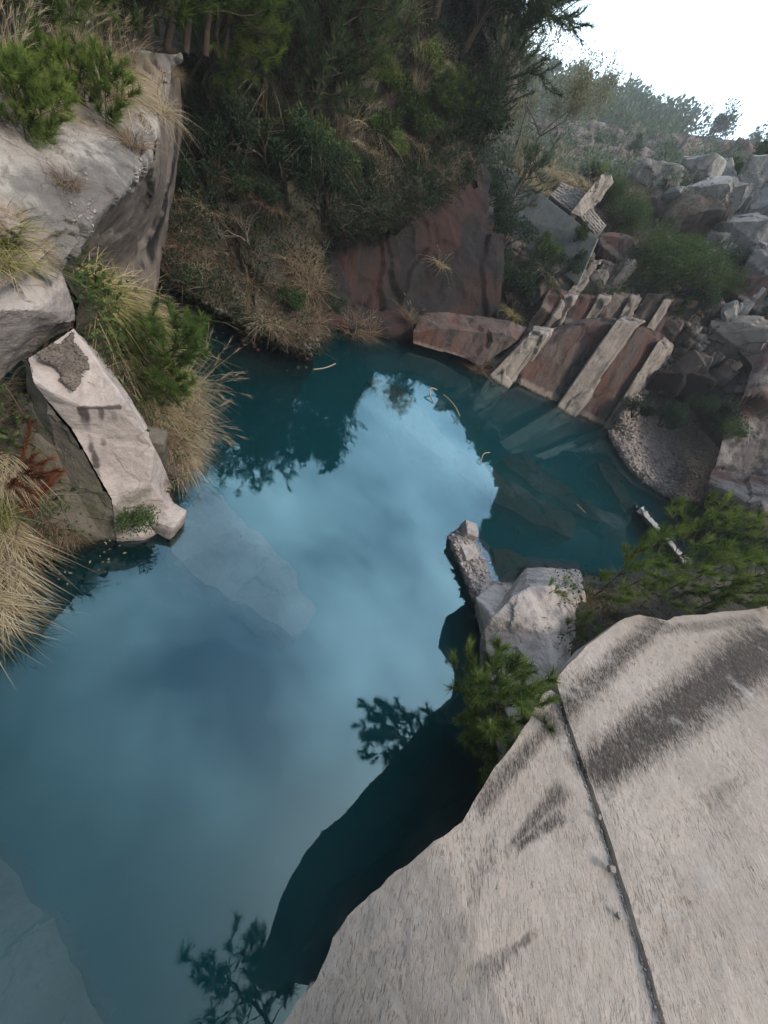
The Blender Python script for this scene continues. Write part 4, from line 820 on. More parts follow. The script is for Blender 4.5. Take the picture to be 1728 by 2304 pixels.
def pine_parts(seed, h, w, tufts, nn=26, nl=.15, nw=.006, lean=(0, 0), open_=.0, mat='needle', bark='bark', up=.55, start=.12, tint=.5, name='pine_tree', r=None):
    """a bushy young pine: trunk, whorls of rising limbs, needle tufts along every shoot"""
    rs = np.random.RandomState(seed); W = Geo(); C_ = Geo(); segs = []
    n = 9; pts = [np.zeros(3)]; r = r or .020 * h
    for i in range(n):
        t = (i + 1) / n; pts.append(np.array((lean[0] * t ** 1.3 * h + .010 * h * rs.normal(), lean[1] * t ** 1.3 * h + .010 * h * rs.normal(), h * t)))
    for i in range(n): segs.append((pts[i], pts[i + 1], r * (1 - i / n * .85), r * (1 - (i + 1) / n * .85)))
    tp, td = [], []
    nb = max(7, tufts // 7)
    for k in range(nb):
        t = start + (1 - start) * (k + rs.rand()) / nb; i = min(n - 1, int(t * n)); p = pts[i] + (pts[i + 1] - pts[i]) * (t * n - i)
        a = k * 2.4 + rs.rand(); prof = math.sin(math.pi * min(1, .18 + .80 * (1 - t))) ** .7
        ln = w * .5 * prof * (.65 + .6 * rs.rand()) + .05 * h * (1 - t); d = unit((math.cos(a), math.sin(a), up * (.5 + t)))
        q = p; m_ = 4; st = ln / m_
        for j in range(m_):
            d = unit(d + .16 * rs.normal(size=3) + (0, 0, .10)); q2 = q + d * st; rr = r * .32 * (1 - j / m_ * .6); segs.append((q, q2, rr, rr * .8)); q = q2
            if j >= 1:
                for s_ in range(2 if j < 3 else 3):
                    sd = unit(d + .75 * rs.normal(size=3) + (0, 0, .3)); ql = q + sd * (.10 + .14 * rs.rand()) * max(.6, w * .45); segs.append((q, ql, rr * .5, rr * .3))
                    tp.append(ql); td.append(unit(sd + (0, 0, .35)))
        tp.append(q); td.append(unit(d + (0, 0, .4)))
    tp.append(pts[-1]); td.append(np.array((0, 0, 1.)))
    tp, td = np.array(tp), np.array(td)
    if len(tp) > tufts: k = rs.permutation(len(tp))[:tufts]; tp, td = tp[k], td[k]
    tubes(W, segs, 5, .5)
    hh = np.clip(tp[:, 2] / h, 0, 1); inner = np.linalg.norm(tp[:, :2], axis=1) / (w * .5 + .01)
    for k in range(0, len(tp), 64):
        s_ = slice(k, k + 64); needles(C_, rs, tp[s_], td[s_], nn, nl, nw, tint=tint + .12 * rs.normal(), back=nl * .9)
    return W, C_, mat, bark
def shrub_parts(seed, h, w, nleaf, size, mat='leaf', bark='bark', tint=.45, aspect=.45, stems=7, lumps=14):
    """a leafy shrub: stems from the root, leaves gathered in lumps with gaps between"""
    rs = np.random.RandomState(seed); W = Geo(); C_ = Geo(); segs = []; tips = []
    for k in range(stems):
        a = rs.rand() * 6.28; branch(rs, (0, 0, 0), (math.cos(a) * .7, math.sin(a) * .7, 1), h * .62, .016 * h + .004, 1, segs, tips, .05, .2, (2, 3), .6, .55, 4)
    tubes(W, segs, 4)
    c = np.array([t[0] for t in tips]); sc = np.array((w / 2, w / 2, h)) ; c = c * sc / (np.abs(c).max(0) + 1e-6) * (.75 + .25 * rs.rand(len(c), 1))
    c = c[rs.permutation(len(c))[:lumps]]; c = c if len(c) else np.zeros((1, 3))
    k = rs.randint(len(c), size=nleaf); rad = .22 * min(w, h) * (.6 + .8 * rs.rand(len(c)))
    o_ = unit(rs.normal(size=(nleaf, 3))) * rs.rand(nleaf, 1) ** .4 * rad[k][:, None] * (1, 1, .8)
    p = c[k] + o_; lt = (tint + .16 * rs.normal(size=len(c)))[k]
    p[:, 2] = np.maximum(p[:, 2], .02)
    leaves(C_, rs, p, unit(o_) + (0, 0, .3), size, tint=lt, tvar=.12, aspect=aspect)
    return W, C_, mat, bark
def grass_parts(seed, n, h, r, width=.012, lean=.35, droop=.6, plume=.12, mat='drygrass', tl=(.15, .95), wind=(0, 0)):
    rs = np.random.RandomState(seed); B = Geo(); Pm = Geo()
    a = rs.rand(n) * 6.28; rr = r * np.sqrt(rs.rand(n)); base = np.stack([np.cos(a) * rr, np.sin(a) * rr, np.zeros(n)], 1)
    az = a + 1.25 * rs.normal(size=n); az = np.arctan2(np.sin(az) + wind[1], np.cos(az) + wind[0])
    ln = h * (.5 + .65 * rs.rand(n)); tint = tl[0] + (tl[1] - tl[0]) * rs.rand(n)
    blades(B, rs, base, az, lean * (.3 + 1.2 * rs.rand(n)), ln, width, droop * (.4 + 1.1 * rs.rand(n)), tint)
    k = int(n * plume)
    if k:
        idx = rs.permutation(n)[:k]; tip, d = blades(B, rs, base[idx], az[idx], lean * .6 * (.3 + rs.rand(k)), h * (1.05 + .45 * rs.rand(k)), width * .5, .25 * np.ones(k), np.full(k, tl[1]))
        needles(Pm, rs, tip, unit(d + (0, 0, -.1)), 12, .16 * h, .006, .35, .85, .1, .20 * h)
    return B, Pm, mat
def put_tree(parts, name, label, cat, loc, rz=0, scale=1, tilt=(0, 0), group=None, wood='trunk', crown='crown'):
    W, C_, mat, bark = parts; t = thing(name, label, cat, loc, group); t.rotation_euler = (*lean(tilt, rz), rz); t.scale = (scale,) * 3
    W.obj(wood, M[bark], t); q = C_.obj(crown, M[mat], t)
    if q: stuff(q)
    return t
def put_grass(parts, label, loc, rz=0, scale=1, tilt=(0, 0), group=None, name='grass_clump'):
    B, Pm, mat = parts; t = thing(name, label, 'grass', loc, group); t.rotation_euler = (*lean(tilt, rz), rz); t.scale = (scale,) * 3
    stuff(B.obj('blades', M[mat], t)); q = Pm.obj('plumes', M['drygrass'], t)
    if q: stuff(q)
    return t
def toward(az, amount):
    """tilt that leans a plant towards a heading (radians from +X)"""
    return (-math.sin(az) * amount, math.cos(az) * amount)

class Kinds(dict):
    """first placing builds the plant, later ones copy it"""
    def put(s, key, label, loc, rz=0, scale=1, tilt=(0, 0), group=None):
        name, cat, make, grass = s[key]['spec']; src = s[key].get('src')
        if src is None:
            o = put_grass(make(), label, loc, rz, scale, tilt, group, name) if grass else put_tree(make(), name, label, cat, loc, rz, scale, tilt, group)
            s[key]['src'] = o; return o
        o = copy_thing(src, loc, rz, scale, tilt, label)
        if group: o['group'] = group
        elif 'group' in o.keys(): del o['group']
        return o
    def kind(s, key, name, cat, make, grass=False): s[key] = {'spec': (name, cat, make, grass)}
K = Kinds()
for i in range(4): K.kind('pine%d' % i, 'pine_tree', 'pine tree', (lambda i=i: pine_parts(100 + i, 2.6, 1.9 + .2 * (i % 3), 260, 30, .19, .009, tint=.42 + .08 * (i % 3))))
for i in range(3): K.kind('dpine%d' % i, 'pine_tree', 'pine tree', (lambda i=i: pine_parts(120 + i, 3.0, 2.4, 320, 30, .20, .010, mat='needledark', tint=.5)))
for i in range(2): K.kind('ypine%d' % i, 'pine_tree', 'pine tree', (lambda i=i: pine_parts(130 + i, 2.0, 1.8, 190, 30, .18, .009, mat='needlelight', tint=.45)))
for i in range(2): K.kind('seedling%d' % i, 'pine_seedling', 'small pine', (lambda i=i: pine_parts(140 + i, .72, .95, 130, 40, .15, .009, mat='needlelight' if i else 'needlenear', tint=.5, up=.9, start=.02, r=.014)))
for i in range(4): K.kind('shrub%d' % i, 'shrub', 'shrub', (lambda i=i: shrub_parts(150 + i, 1.1, 1.5, 2600, .085, tint=.5)))
for i in range(3): K.kind('dshrub%d' % i, 'shrub', 'shrub', (lambda i=i: shrub_parts(160 + i, 1.2, 1.6, 2800, .085, mat='leafdark')))
for i in range(2): K.kind('lshrub%d' % i, 'shrub', 'shrub', (lambda i=i: shrub_parts(170 + i, .9, 1.2, 1800, .09, mat='leaflight', aspect=.3)))
for i in range(3): K.kind('dry%d' % i, 'grass_clump', 'grass', (lambda i=i: grass_parts(180 + i, 190, .82, .26, .018, .5, 1.5, .05)), True)
for i in range(3): K.kind('mix%d' % i, 'grass_clump', 'grass', (lambda i=i: grass_parts(190 + i, 200, .80, .28, .022, .5, 1.4, .03, 'mixgrass', (.1, .95))), True)
for i in range(2): K.kind('green%d' % i, 'grass_clump', 'grass', (lambda i=i: grass_parts(200 + i, 170, .75, .22, .020, .45, .85, .03, 'greengrass', (.1, .9))), True)
for i in range(3): K.kind('brown%d' % i, 'grass_clump', 'grass', (lambda i=i: grass_parts(210 + i, 160, .75, .30, .016, .6, 1.0, .04, 'browngrass', (.1, .95))), True)
for i in range(3): K.kind('mat%d' % i, 'grass_clump', 'grass', (lambda i=i: grass_parts(260 + i, 300, .62, .46, .017, .65, 1.5, .03, 'drygrass' if i < 2 else 'browngrass', (.1, .95), (1.3, -.5))), True)
for i in range(3): K.kind('fine%d' % i, 'grass_clump', 'grass', (lambda i=i: grass_parts(240 + i, 300, .52, .42, .013, .7, 1.3, .02, 'browngrass' if i else 'drygrass', (.1, .95))), True)
for i in range(3): K.kind('tall%d' % i, 'grass_clump', 'grass', (lambda i=i: grass_parts(220 + i, 110, 1.35, .25, .014, .22, .45, .30, 'drygrass', (.1, .8))), True)
def twig_parts(seed, h, depth=2, mat='deadwood', r=.018, up=.05, kids=(2, 3)):
    rs = np.random.RandomState(seed); W = Geo(); segs = []; tips = []
    for k in range(4):
        a = rs.rand() * 6.28; branch(rs, (0, 0, 0), (math.cos(a), math.sin(a), .8), h * .6, r * h, depth, segs, tips, up, .22, kids, .7, .62, 4)
    tubes(W, segs, 4); return W, Geo(), 'leaf', mat
for i in range(3): K.kind('twig%d' % i, 'bare_shrub', 'bare shrub', (lambda i=i: twig_parts(230 + i, 1.3)))
_used = set()
def near_label(what, px, py, anchors):
    """says which one by what it stands beside"""
    an = sorted(anchors, key=lambda a: (a[1] - px) ** 2 + (a[2] - py) ** 2)
    for k in range(len(an)):
        nm, ax, ay = an[k]; dx, dy = px - ax, py - ay
        w = ('just right of' if dx > 0 else 'just left of') if abs(dx) > abs(dy) else ('below' if dy > 0 else 'above')
        for w2 in (w, ('below' if dy > 0 else 'above') if w.startswith('just') else ('right of' if dx > 0 else 'left of')):
            lab = '%s %s %s' % (what, w2, nm)
            if lab not in _used and len(lab.split()) <= 16: _used.add(lab); return lab
    return what
R1 = random.Random(5)
def rz(): return R1.uniform(0, 6.28)

# ------------------------------------------------------------------ plants of the left ledge
G_ = 'pines along the back of the left ledge'
for key, px, py, s, lab in [
    ('pine1', 352, 62, 1.1, 'pine at the top edge above the narrow end of the ledge'), ('pine0', 20, 150, 1.15, 'dark green pine at the far left of the row behind the pale ledge'), ('pine1', 110, 140, 1.2, 'bushy green pine above the plumed grass at the left of the ledge row'),
    ('pine2', 190, 130, 1.25, 'tall bushy pine in the middle of the row behind the ledge'), ('pine3', 255, 140, 1.05, 'pine with grey-brown grass at its foot, middle of the ledge row'),
    ('pine1', 305, 138, 1.15, 'broad green pine behind the dry grass near the narrow end of the ledge'), ('pine0', 355, 128, 1.0, 'green pine beside the narrow far end of the pale ledge'),
    ('pine2', 60, 70, 1.3, 'pine in the second row at the upper left corner'), ('pine3', 160, 60, 1.3, 'pine in the second row behind the bushy ledge pines'), ('pine0', 265, 60, 1.3, 'dark pine in the second row near the top edge'), ('pine3', -10, 140, 1.1, 'pine cut by the left edge behind the ledge'), ('pine2', 65, 150, 1.0, 'short bushy pine between the two leftmost ledge pines'), ('pine0', 150, 145, 1.1, 'dense pine left of the tall bushy one behind the ledge'), ('pine3', 225, 145, 1.0, 'light green pine right of the tall bushy one behind the ledge'), ('pine1', 330, 150, .8, 'small pine at the foot of the broad one near the narrow end'), ('pine3', 110, 60, 1.3, 'pine in the second row behind the plumed grass'), ('pine1', 215, 60, 1.25, 'lighter pine in the second row near the top edge'), ('pine2', 320, 60, 1.25, 'pine in the second row behind the broad ledge pine'), ('pine1', 370, 60, 1.2, 'pine in the second row next to the plumed grasses at the top')]:
    p = P(px, py - 58, z=4.12) if py > 80 else P(px, 110, z=4.1) + np.array((-.9 + .002 * px, 1.6, .25))
    K.put(key, lab, p - (0, 0, .08), rz(), s * .98, (R1.uniform(-.06, .06), R1.uniform(-.06, .06)))
K.put('seedling1', 'round yellow-green pine seedling, upper of the three on the ledge', on_grid(LEDGE, 130, 256), rz(), .62)
K.put('seedling0', 'round green pine seedling with orange grass behind it on the ledge', on_grid(LEDGE, 242, 288), rz(), .66)
K.put('seedling0', 'straggly low pine seedling at the left of the bare ledge', on_grid(LEDGE, 102, 322), rz(), .6)
K.put('seedling1', 'tiny pine seedling between the two round ones on the ledge', on_grid(LEDGE, 192, 235), rz(), .45)
K.put('seedling0', 'small pine seedling sprouting left of the straggly one', on_grid(LEDGE, 60, 318), rz(), .6)
G_ = 'dry grass tufts at the foot of the ledge pines'
LEDGE_AN = [('the upper yellow-green seedling', 130, 240), ('the orange tuft', 248, 215), ('the straggly seedling', 100, 310), ('the narrow end of the ledge', 370, 140), ('the bushiest ledge pine', 190, 130), ('the leftmost ledge pine', 20, 150), ('the broad pine by the narrow end', 305, 138), ('the tiny seedling', 192, 230)]
for i, (px, py, s) in enumerate([(20, 215, .8), (60, 235, .75), (40, 180, .9), (90, 195, .85), (120, 170, .9), (150, 195, .8), (165, 165, .95), (200, 180, .85), (225, 165, .9), (265, 170, .9), (300, 165, .4), (330, 160, .32), (285, 150, .95), (240, 150, .95), (180, 145, 1.0), (100, 150, 1.0), (10, 260, .7), (345, 140, .32)]):
    K.put(['tall0', 'dry1', 'tall2', 'mix0', 'brown1', 'tall1'][i % 6], near_label(['tall plumed grass', 'dry straw grass', 'thin plumed grass', 'half-green grass', 'brown grass', 'pale plumed grass'][i % 6] + ' on the ledge', px, py, LEDGE_AN), on_grid(LEDGE, px, py) - (0, 0, .03), rz(), s * .5, group=G_)
K.put('dry0', 'orange-brown grass tuft standing behind the round green seedling', on_grid(LEDGE, 248, 222), rz(), .62)
K.put('green0', 'yellow-green grass tuft at the left edge above the worn path', on_grid(LEDGE, 2, 545), rz(), .5, (.1, .15))
K.put('mix0', 'smaller grass tuft at the left edge beside the worn path', on_grid(LEDGE, -6, 600), rz(), .4)
K.put('dry2', 'straw-coloured grass overhanging the far corner of the cut wall', P(400, 172, z=3.8), rz(), .17, (.3, .4))
K.put('dry1', 'short dry grass on the rim of the cut wall halfway along', P(366, 258, z=3.9), rz(), .3, (.2, .3))
K.put('brown0', 'low dark scrubby tuft on the pale ledge near the rim', on_grid(LEDGE, 300, 335), rz(), .4)
K.put('brown2', 'thin brown tuft in a hollow of the pale ledge', on_grid(LEDGE, 155, 425), rz(), .3)
K.put('ypine0', 'bright yellow-green pine leaning out from the top corner of the cut wall', P(425, 172, z=3.6), 1.0, 1.05, toward(.6, .55))
K.put('ypine1', 'small yellow-green pine under the leaning one at the wall corner', P(455, 190, D=13.2), 1.7, .9, toward(.4, .3))

# ------------------------------------------------------------------ left bank: big grass, near pine, rust fern
LB = 'arching silvergrass tufts on the bank right of the pale boulder'
for key, px, py, z, s, lab in [
    ('mix0', 185, 650, 2.35, .95, 'half-green silvergrass tuft touching the pale boulder'), ('mix1', 225, 690, 2.05, 1.0, 'large half-green silvergrass tuft in the middle of the bank'), ('mix2', 270, 720, 1.7, 1.0, 'silvergrass tuft with broad pale blades left of the bank pine'),
    ('mat0', 215, 760, 1.8, .9, 'dry silvergrass tuft above the gravel-topped rock'), ('mix1', 300, 780, 1.3, .9, 'silvergrass tuft hanging under the bank pine'), ('mat2', 255, 810, 1.45, .85, 'brown dead grass tuft behind the stained block'), ('mix2', 310, 850, 1.0, .8, 'yellow-green tuft right above the stained block'),
    ('mat1', 365, 870, .7, .7, 'pale dry grass spilling toward the water below the bank pine'), ('mat1', 390, 915, .45, .75, 'pale dry grass at the waterline below the bank pine'), ('mat0', 375, 960, .4, .8, 'straw-coloured grass brushing the water right of the stained block'), ('mat1', 385, 1010, .3, .75, 'dry grass clump leaning over the water beside the block foot'), ('brown1', 370, 1050, .35, .75, 'brown tangled tuft near the foot of the stained block'),
    ('mix0', 165, 625, 2.5, .7, 'short green tuft at the top of the bank beside the ledge foot'), ('mat0', 250, 660, 2.1, .8, 'straw-tipped tuft high on the bank against the cut wall'), ('mix1', 195, 720, 2.0, .8, 'leafy tuft between the pale boulder and the gravel top'), ('mat1', 240, 740, 1.75, .8, 'bleached tuft in the middle of the bank'), ('green0', 290, 690, 1.7, .7, 'green-bladed tuft under the cut wall'), ('mat1', 280, 830, 1.25, .8, 'bleached tuft above the stained block lip'), ('mat0', 385, 855, .6, .7, 'dry tuft right under the bank pine at the water'), ('mat1', 395, 985, .25, .7, 'dry tuft drooping to the water halfway down the bank'), ('mat2', 330, 960, .8, .6, 'brown tuft beside the dark squared rock'), ('mat1', 350, 920, .8, .65, 'small tuft between the stained block and the waterside grass'), ('brown2', 340, 700, 1.2, .8, 'dark grass at the foot of the cut wall')]:
    a = R1.uniform(-.6, .6)
    K.put(key, lab, P(px, py, z=z) - (0, 0, .1), R1.uniform(-.5, .9), s * .8, toward(a, .25))
t = put_tree(pine_parts(301, 1.75, 1.5, 330, 50, .17, .0075, lean=(.2, .05), mat='needle', tint=.40, start=.1), 'pine_tree', 'dense dark green pine on the left bank leaning over the pool', 'pine tree', P(312, 900, z=1.0), .4, .80, toward(.9, .2))
put_tree(pine_parts(302, 1.0, 1.3, 170, 46, .16, .0075, mat='needle', tint=.38), 'pine_tree', 'lower dark pine bough below the dense bank pine', 'pine tree', P(340, 915, z=.75), 2.0, .75, toward(.3, .3))
put_tree(shrub_parts(303, .55, .7, 1500, .045, 'leaf', tint=.55), 'shrub', 'small green shrub at the foot of the stained block by the water', 'shrub', P(315, 1180, z=.25), 0, 1)
def fern_parts(seed, n, h):
    rs = np.random.RandomState(seed); W = Geo(); C_ = Geo(); segs = []
    for k in range(n):
        a = rs.rand() * 6.28; d = unit((math.cos(a) * .7, math.sin(a) * .7, .9)); q = np.zeros(3); ln = h * (.6 + .5 * rs.rand()); tp = []; td = []
        for j in range(7):
            d = unit(d + (0, 0, -.06) + .06 * rs.normal(size=3)); q2 = q + d * ln / 7; segs.append((q, q2, .006, .005)); q = q2
            tp.append(q.copy()); td.append(d.copy())
        needles(C_, rs, np.array(tp), np.array(td), 46, .11, .009, .55, .5, .2, .12)
    tubes(W, segs, 4); return W, C_, 'leafred', 'bark'
put_tree(fern_parts(310, 12, .75), 'dead_fern', 'rust-brown dead fern on the dark bank at the left edge', 'fern', P(30, 1080, z=1.2), 0, .95, wood='stems', crown='fronds')
put_tree(fern_parts(311, 9, .55), 'dead_fern', 'lower rust-brown fern below the first at the left edge', 'fern', P(75, 1130, z=.9), 1, .9, wood='stems', crown='fronds')
for key, px, py, z, s, lab in [('mat0', -10, 1040, 1.5, .8, 'pale broad-bladed grass in front of the rust-brown fern'), ('green1', -5, 1150, 1.1, .6, 'green grass tuft at the left edge below the fern'), ('mat1', -5, 1215, .6, .9, 'large straw-coloured grass clump at the left edge above the water'), ('mat0', 0, 1290, .6, .85, 'straw-coloured grass drooping to the water at the left edge'), ('mat0', 15, 1180, .6, .6, 'dry tuft right of the large straw clump'), ('mat1', -35, 1360, .6, .8, 'pale drooping grass lowest at the left edge'), ('mat2', 120, 1170, .3, .6, 'brown twiggy grass on the dark bank'), ('mat2', 160, 1190, .15, .45, 'low brown grass by the dark water'), ('brown2', 95, 1100, .7, .6, 'thin dead grass under the fern')]:
    K.put(key, lab, P(px, py, z=z) - (0, 0, .08), R1.uniform(-.5, .3), s * .55, toward(R1.uniform(-.6, .2), .3))
K.put('twig0', 'tangle of bare twigs over the water right of the stained block', P(400, 1075, z=.15), 1.0, .55, toward(-.2, .6))
K.put('twig1', 'bare twiggy shrub on the dark bank left of the stained block', P(130, 1120, z=.5), 1.0, .5)
K.put('tall1', 'tall plumed stems reaching over the water from the bank pine', P(400, 880, z=.5), .5, .75, toward(.3, .6))
K.put('tall2', 'thin plumed stems sticking out over the water below the bank pine', P(405, 960, z=.3), .5, .7, toward(.2, .7))

# ------------------------------------------------------------------ pines and shrubs on the near rocks
put_tree(pine_parts(320, 1.75, 1.45, 360, 54, .165, .0085, lean=(-.12, .12), mat='needlenear', tint=.36, start=.05, r=.026), 'pine_tree', 'green pine growing from the buttress beside the slab tip', 'pine tree', P(1078, 1705, z=.35), .3, 1.0, toward(math.pi * .92, .40))
put_tree(pine_parts(325, 1.5, 1.3, 170, 46, .16, .0065, lean=(-.1, 0), tint=.4, start=.1, r=.022), 'pine_tree', 'pine below the pale slab, showing only as a dark reflection in the pool', 'pine tree', (2.75, -.7, .85), .3, 1.15, toward(math.pi, .15))
put_tree(pine_parts(321, 1.0, 1.1, 110, 46, .16, .0065, tint=.38, start=.05, r=.02), 'pine_tree', 'lower drooping pine bough under the buttress pine', 'pine tree', P(1150, 1700, z=.35), .3, .8, toward(math.pi * .9, .8))
NP = 'needle pines on the earth bank behind the big slab'
for sd, px, py, z, h, w, n, la, lab in [
    (330, 1500, 1330, 1.63, 2.3, 1.9, 330, (.0, .05), 'tallest pine on the earth bank behind the big slab'), (331, 1400, 1330, 1.50, 1.7, 1.9, 260, (-.15, 0), 'spreading pine left of the tallest one on the earth bank'),
    (332, 1600, 1330, 1.78, 1.8, 1.9, 260, (.1, 0), 'bushy pine right of the tallest one on the earth bank'), (333, 1700, 1320, 1.98, 1.7, 1.8, 220, (.1, 0), 'pine at the right edge of the earth bank'), (334, 1330, 1345, 1.40, 1.35, 1.3, 110, (-.25, 0), 'thin open pine at the left end of the earth bank'),
    (335, 1560, 1370, 1.78, .9, 1.3, 130, (0, 0), 'low pine growth just behind the slab rim')]:
    put_tree(pine_parts(sd, h * 1.22, w * 1.1, int(n * .62), 44, .18, .0125, lean=la, mat='needlenear', tint=.48, start=.1, r=.02, up=.8), 'pine_tree', lab, 'pine tree', P(px, py, z=z) - (0, 0, .05), 0, 1)
put_tree(pine_parts(336, .45, .6, 40, 40, .13, .005, mat='needle', tint=.55, r=.01), 'pine_seedling', 'small pine seedling in the earth hollow by the crack', 'small pine', P(1275, 1425, z=1.25))
put_tree(pine_parts(337, .3, .4, 22, 36, .12, .005, mat='needlelight', tint=.6, r=.008), 'pine_seedling', 'pale pine seedling on the rim beside the water', 'small pine', P(1235, 1335, z=1.5))
K.put('twig2', 'bare brown twigs on the earth bank under the thin open pine', P(1300, 1375, z=1.38), 0, .35)
K.put('brown1', 'reddish dead stems in the earth hollow', P(1320, 1350, z=1.4), 0, .35)
K.put('twig0', 'tiny bare white twig shrub on the gravel spit', on_grid(SPIT, 1078, 1215), 0, .22)

# ------------------------------------------------------------------ plants on the central hill
def hill_plants(tab, grid):
    for key, px, py, s, lab in tab:
        K.put(key, lab, on_grid(grid, px, py) - (0, 0, .05), rz(), s, (R1.uniform(-.1, .1), R1.uniform(-.1, .1)))
hill_plants([
    ('pine2', 470, 230, 1.15, 'green pine right of the bright leaning one on the hill'), ('dpine0', 520, 300, 1.0, 'dark pine in the hollow right of the cut wall'), ('dpine1', 460, 330, .8, 'dark pine close beside the cut wall'),
    ('pine3', 500, 190, 1.1, 'grey-green pine above the bright leaning pine'), ('dpine2', 690, 290, 1.15, 'broad grey-green pine standing in the centre of the hill'), ('dpine0', 740, 270, 1.1, 'upright grey-green pine right of the broad central one'),
    ('pine0', 780, 250, .9, 'grey-green pine at the right of the central group'), ('dpine1', 640, 230, 1.0, 'pine behind the tawny grass of the hill'), ('pine1', 600, 120, 1.1, 'pine high on the hill near the top edge'), ('dpine2', 500, 100, 1.2, 'pine at the top edge above the bright leaning pine'),
    ('dpine0', 560, 90, 1.1, 'pine at the top edge left of the plumed grass'), ('pine3', 800, 120, .9, 'blue-green pine at the top edge right of the centre'), ('dpine1', 700, 90, 1.1, 'dark pine at the top edge of the centre'),
    ('dshrub0', 560, 350, 1.0, 'dark leafy shrub in the shade below the dark pines'), ('dshrub1', 500, 400, .9, 'dark shrub halfway up the shaded slope'), ('dshrub2', 640, 420, .9, 'dark shrub in the middle of the shaded slope'), ('dshrub0', 700, 400, 1.0, 'dark shrub below the broad central pine'),
    ('shrub0', 610, 350, .8, 'grey-green shrub with tangled twigs on the slope'), ('shrub1', 690, 350, .8, 'green shrub under the central pine'), ('dshrub2', 745, 470, .85, 'dark round shrub at the left end of the rock lip'), ('dshrub1', 720, 430, .8, 'dark shrub above the left end of the rock lip'),
    ('dshrub0', 440, 430, .8, 'dark shrub low beside the cut wall'), ('shrub2', 540, 460, .6, 'low shrub on the stony shaded slope'), ('dshrub2', 590, 480, .6, 'low dark shrub above the waterside grass'), ('shrub3', 650, 700, .6, 'dark green shrub in the waterside dead grass'), ('dshrub1', 735, 700, .6, 'dark evergreen shrub at the tip of the bank'),
    ('dpine2', 640, 330, .8, 'small dark pine among the shaded shrubs'), ('shrub1', 790, 400, .7, 'shrub on the slope above the rock lip')], HILL)
hill_plants([
    ('shrub0', 860, 330, .8, 'green shrub above the rock lip'), ('shrub1', 920, 300, .9, 'leafy shrub on the right slope of the hill'), ('lshrub0', 860, 190, .7, 'yellow-green shrub on the open slope'), ('lshrub1', 880, 220, .6, 'small yellow-green shrub on the bare earth'), ('lshrub0', 960, 180, .9, 'light green fern-like shrub high on the right slope'),
    ('lshrub1', 1000, 230, .9, 'light green shrub below the big dark tree'), ('shrub2', 900, 260, .8, 'low shrub beside the bare earth patch'), ('shrub3', 970, 270, 1.0, 'bushy green shrub in the middle of the right slope'), ('dshrub0', 1030, 300, 1.0, 'dark shrub above the right end of the rock lip'), ('pine1', 980, 340, .6, 'bright green pine shrub over the rock lip'),
    ('dshrub1', 1060, 250, 1.1, 'dark shrub at the right shoulder of the hill'), ('dshrub2', 1075, 320, 1.0, 'dark shrub hanging beside the grey concrete wall'), ('shrub0', 1010, 310, .8, 'shrub right of the bright pine shrub'), ('dpine0', 1060, 340, .7, 'dark pine at the shoulder above the concrete wall'), ('lshrub0', 880, 350, .7, 'pale green shrub with dry grass at the lip'), ('dshrub1', 830, 420, .6, 'small dark shrub on the rock lip')], HILLR)
HG = 'dead grass tufts scattered over the central hill'
HILL_AN = [('the broad central pine', 690, 200), ('the leaning yellow-green pine', 470, 120), ('the rock lip', 850, 470), ('the spreading bare shrub', 735, 530), ('the dark shrubs in the shade', 560, 360), ('the cut wall', 400, 400), ('the bare earth patch', 905, 215), ('the big dark feathery tree', 1090, 120), ('the stony shaded slope', 500, 490), ('the tip of the hill bank', 700, 720), ('the waterline under the slope', 560, 730), ('the inlet by the cut wall', 420, 640), ('the light fern-like shrub', 960, 180), ('the bright pine shrub', 980, 340), ('the tawny grass', 615, 220), ('the top-edge pines', 600, 60), ('the small yellow-green shrub', 880, 220)]
rs = np.random.RandomState(77)
for i, (px, py, s) in enumerate([(600, 210, 1.0), (615, 250, 1.0), (590, 180, 1.0), (630, 180, .9), (640, 140, .9), (660, 60, 1.0), (580, 300, .8), (620, 320, .8), (700, 330, .8), (770, 330, .8), (450, 60, 1.1), (470, 40, 1.1), (720, 50, 1.0), (760, 50, 1.0), (540, 420, .6), (470, 470, .6), (560, 500, .7), (500, 560, .7), (530, 620, .7), (580, 640, .7), (450, 600, .6), (480, 650, .7), (610, 460, .7), (560, 690, .6), (640, 640, .7), (600, 720, .7), (680, 730, .7), (420, 560, .6), (430, 480, .6), (640, 750, .6)]):
    K.put(['fine0', 'fine1', 'fine2', 'brown0', 'fine1'][i % 5] if py > 330 else ['dry0', 'tall1', 'dry1', 'tall0'][i % 4], near_label('dead grass tuft' if i % 2 else 'brown dead grass', px, py, HILL_AN), on_grid(HILL, px, py) - (0, 0, .04), rz(), s, group=HG)
for i, (px, py, s) in enumerate([(820, 330, .7), (900, 330, .7), (940, 330, .6), (930, 230, .7), (880, 290, .7), (960, 300, .6), (830, 300, .7), (900, 60, .8), (990, 130, .6), (940, 250, .6), (860, 400, .5), (1010, 350, .5)]):
    K.put(['fine0', 'fine1', 'dry2', 'tall0'][i % 4], near_label('dead grass tuft' if i % 2 else 'brown dead grass', px, py, HILL_AN), on_grid(HILLR, px, py) - (0, 0, .04), rz(), s, group=HG)
K.put('fine1', 'tawny drooping grass at the tip of the hill bank over the water', on_grid(HILL, 690, 640), 1, .8, toward(-.8, .5))
K.put('fine2', 'tawny grass above the tip of the hill bank', on_grid(HILL, 675, 600), 2, .8, toward(-.8, .4))
K.put('fine1', 'dead grass hanging to the water at the bank tip', on_grid(HILL, 700, 720), 3, .7, toward(-.6, .6))
K.put('brown0', 'grey reed tuft in the water right of the bank tip', P(790, 745, z=0), 1, .9, toward(-.9, .6))
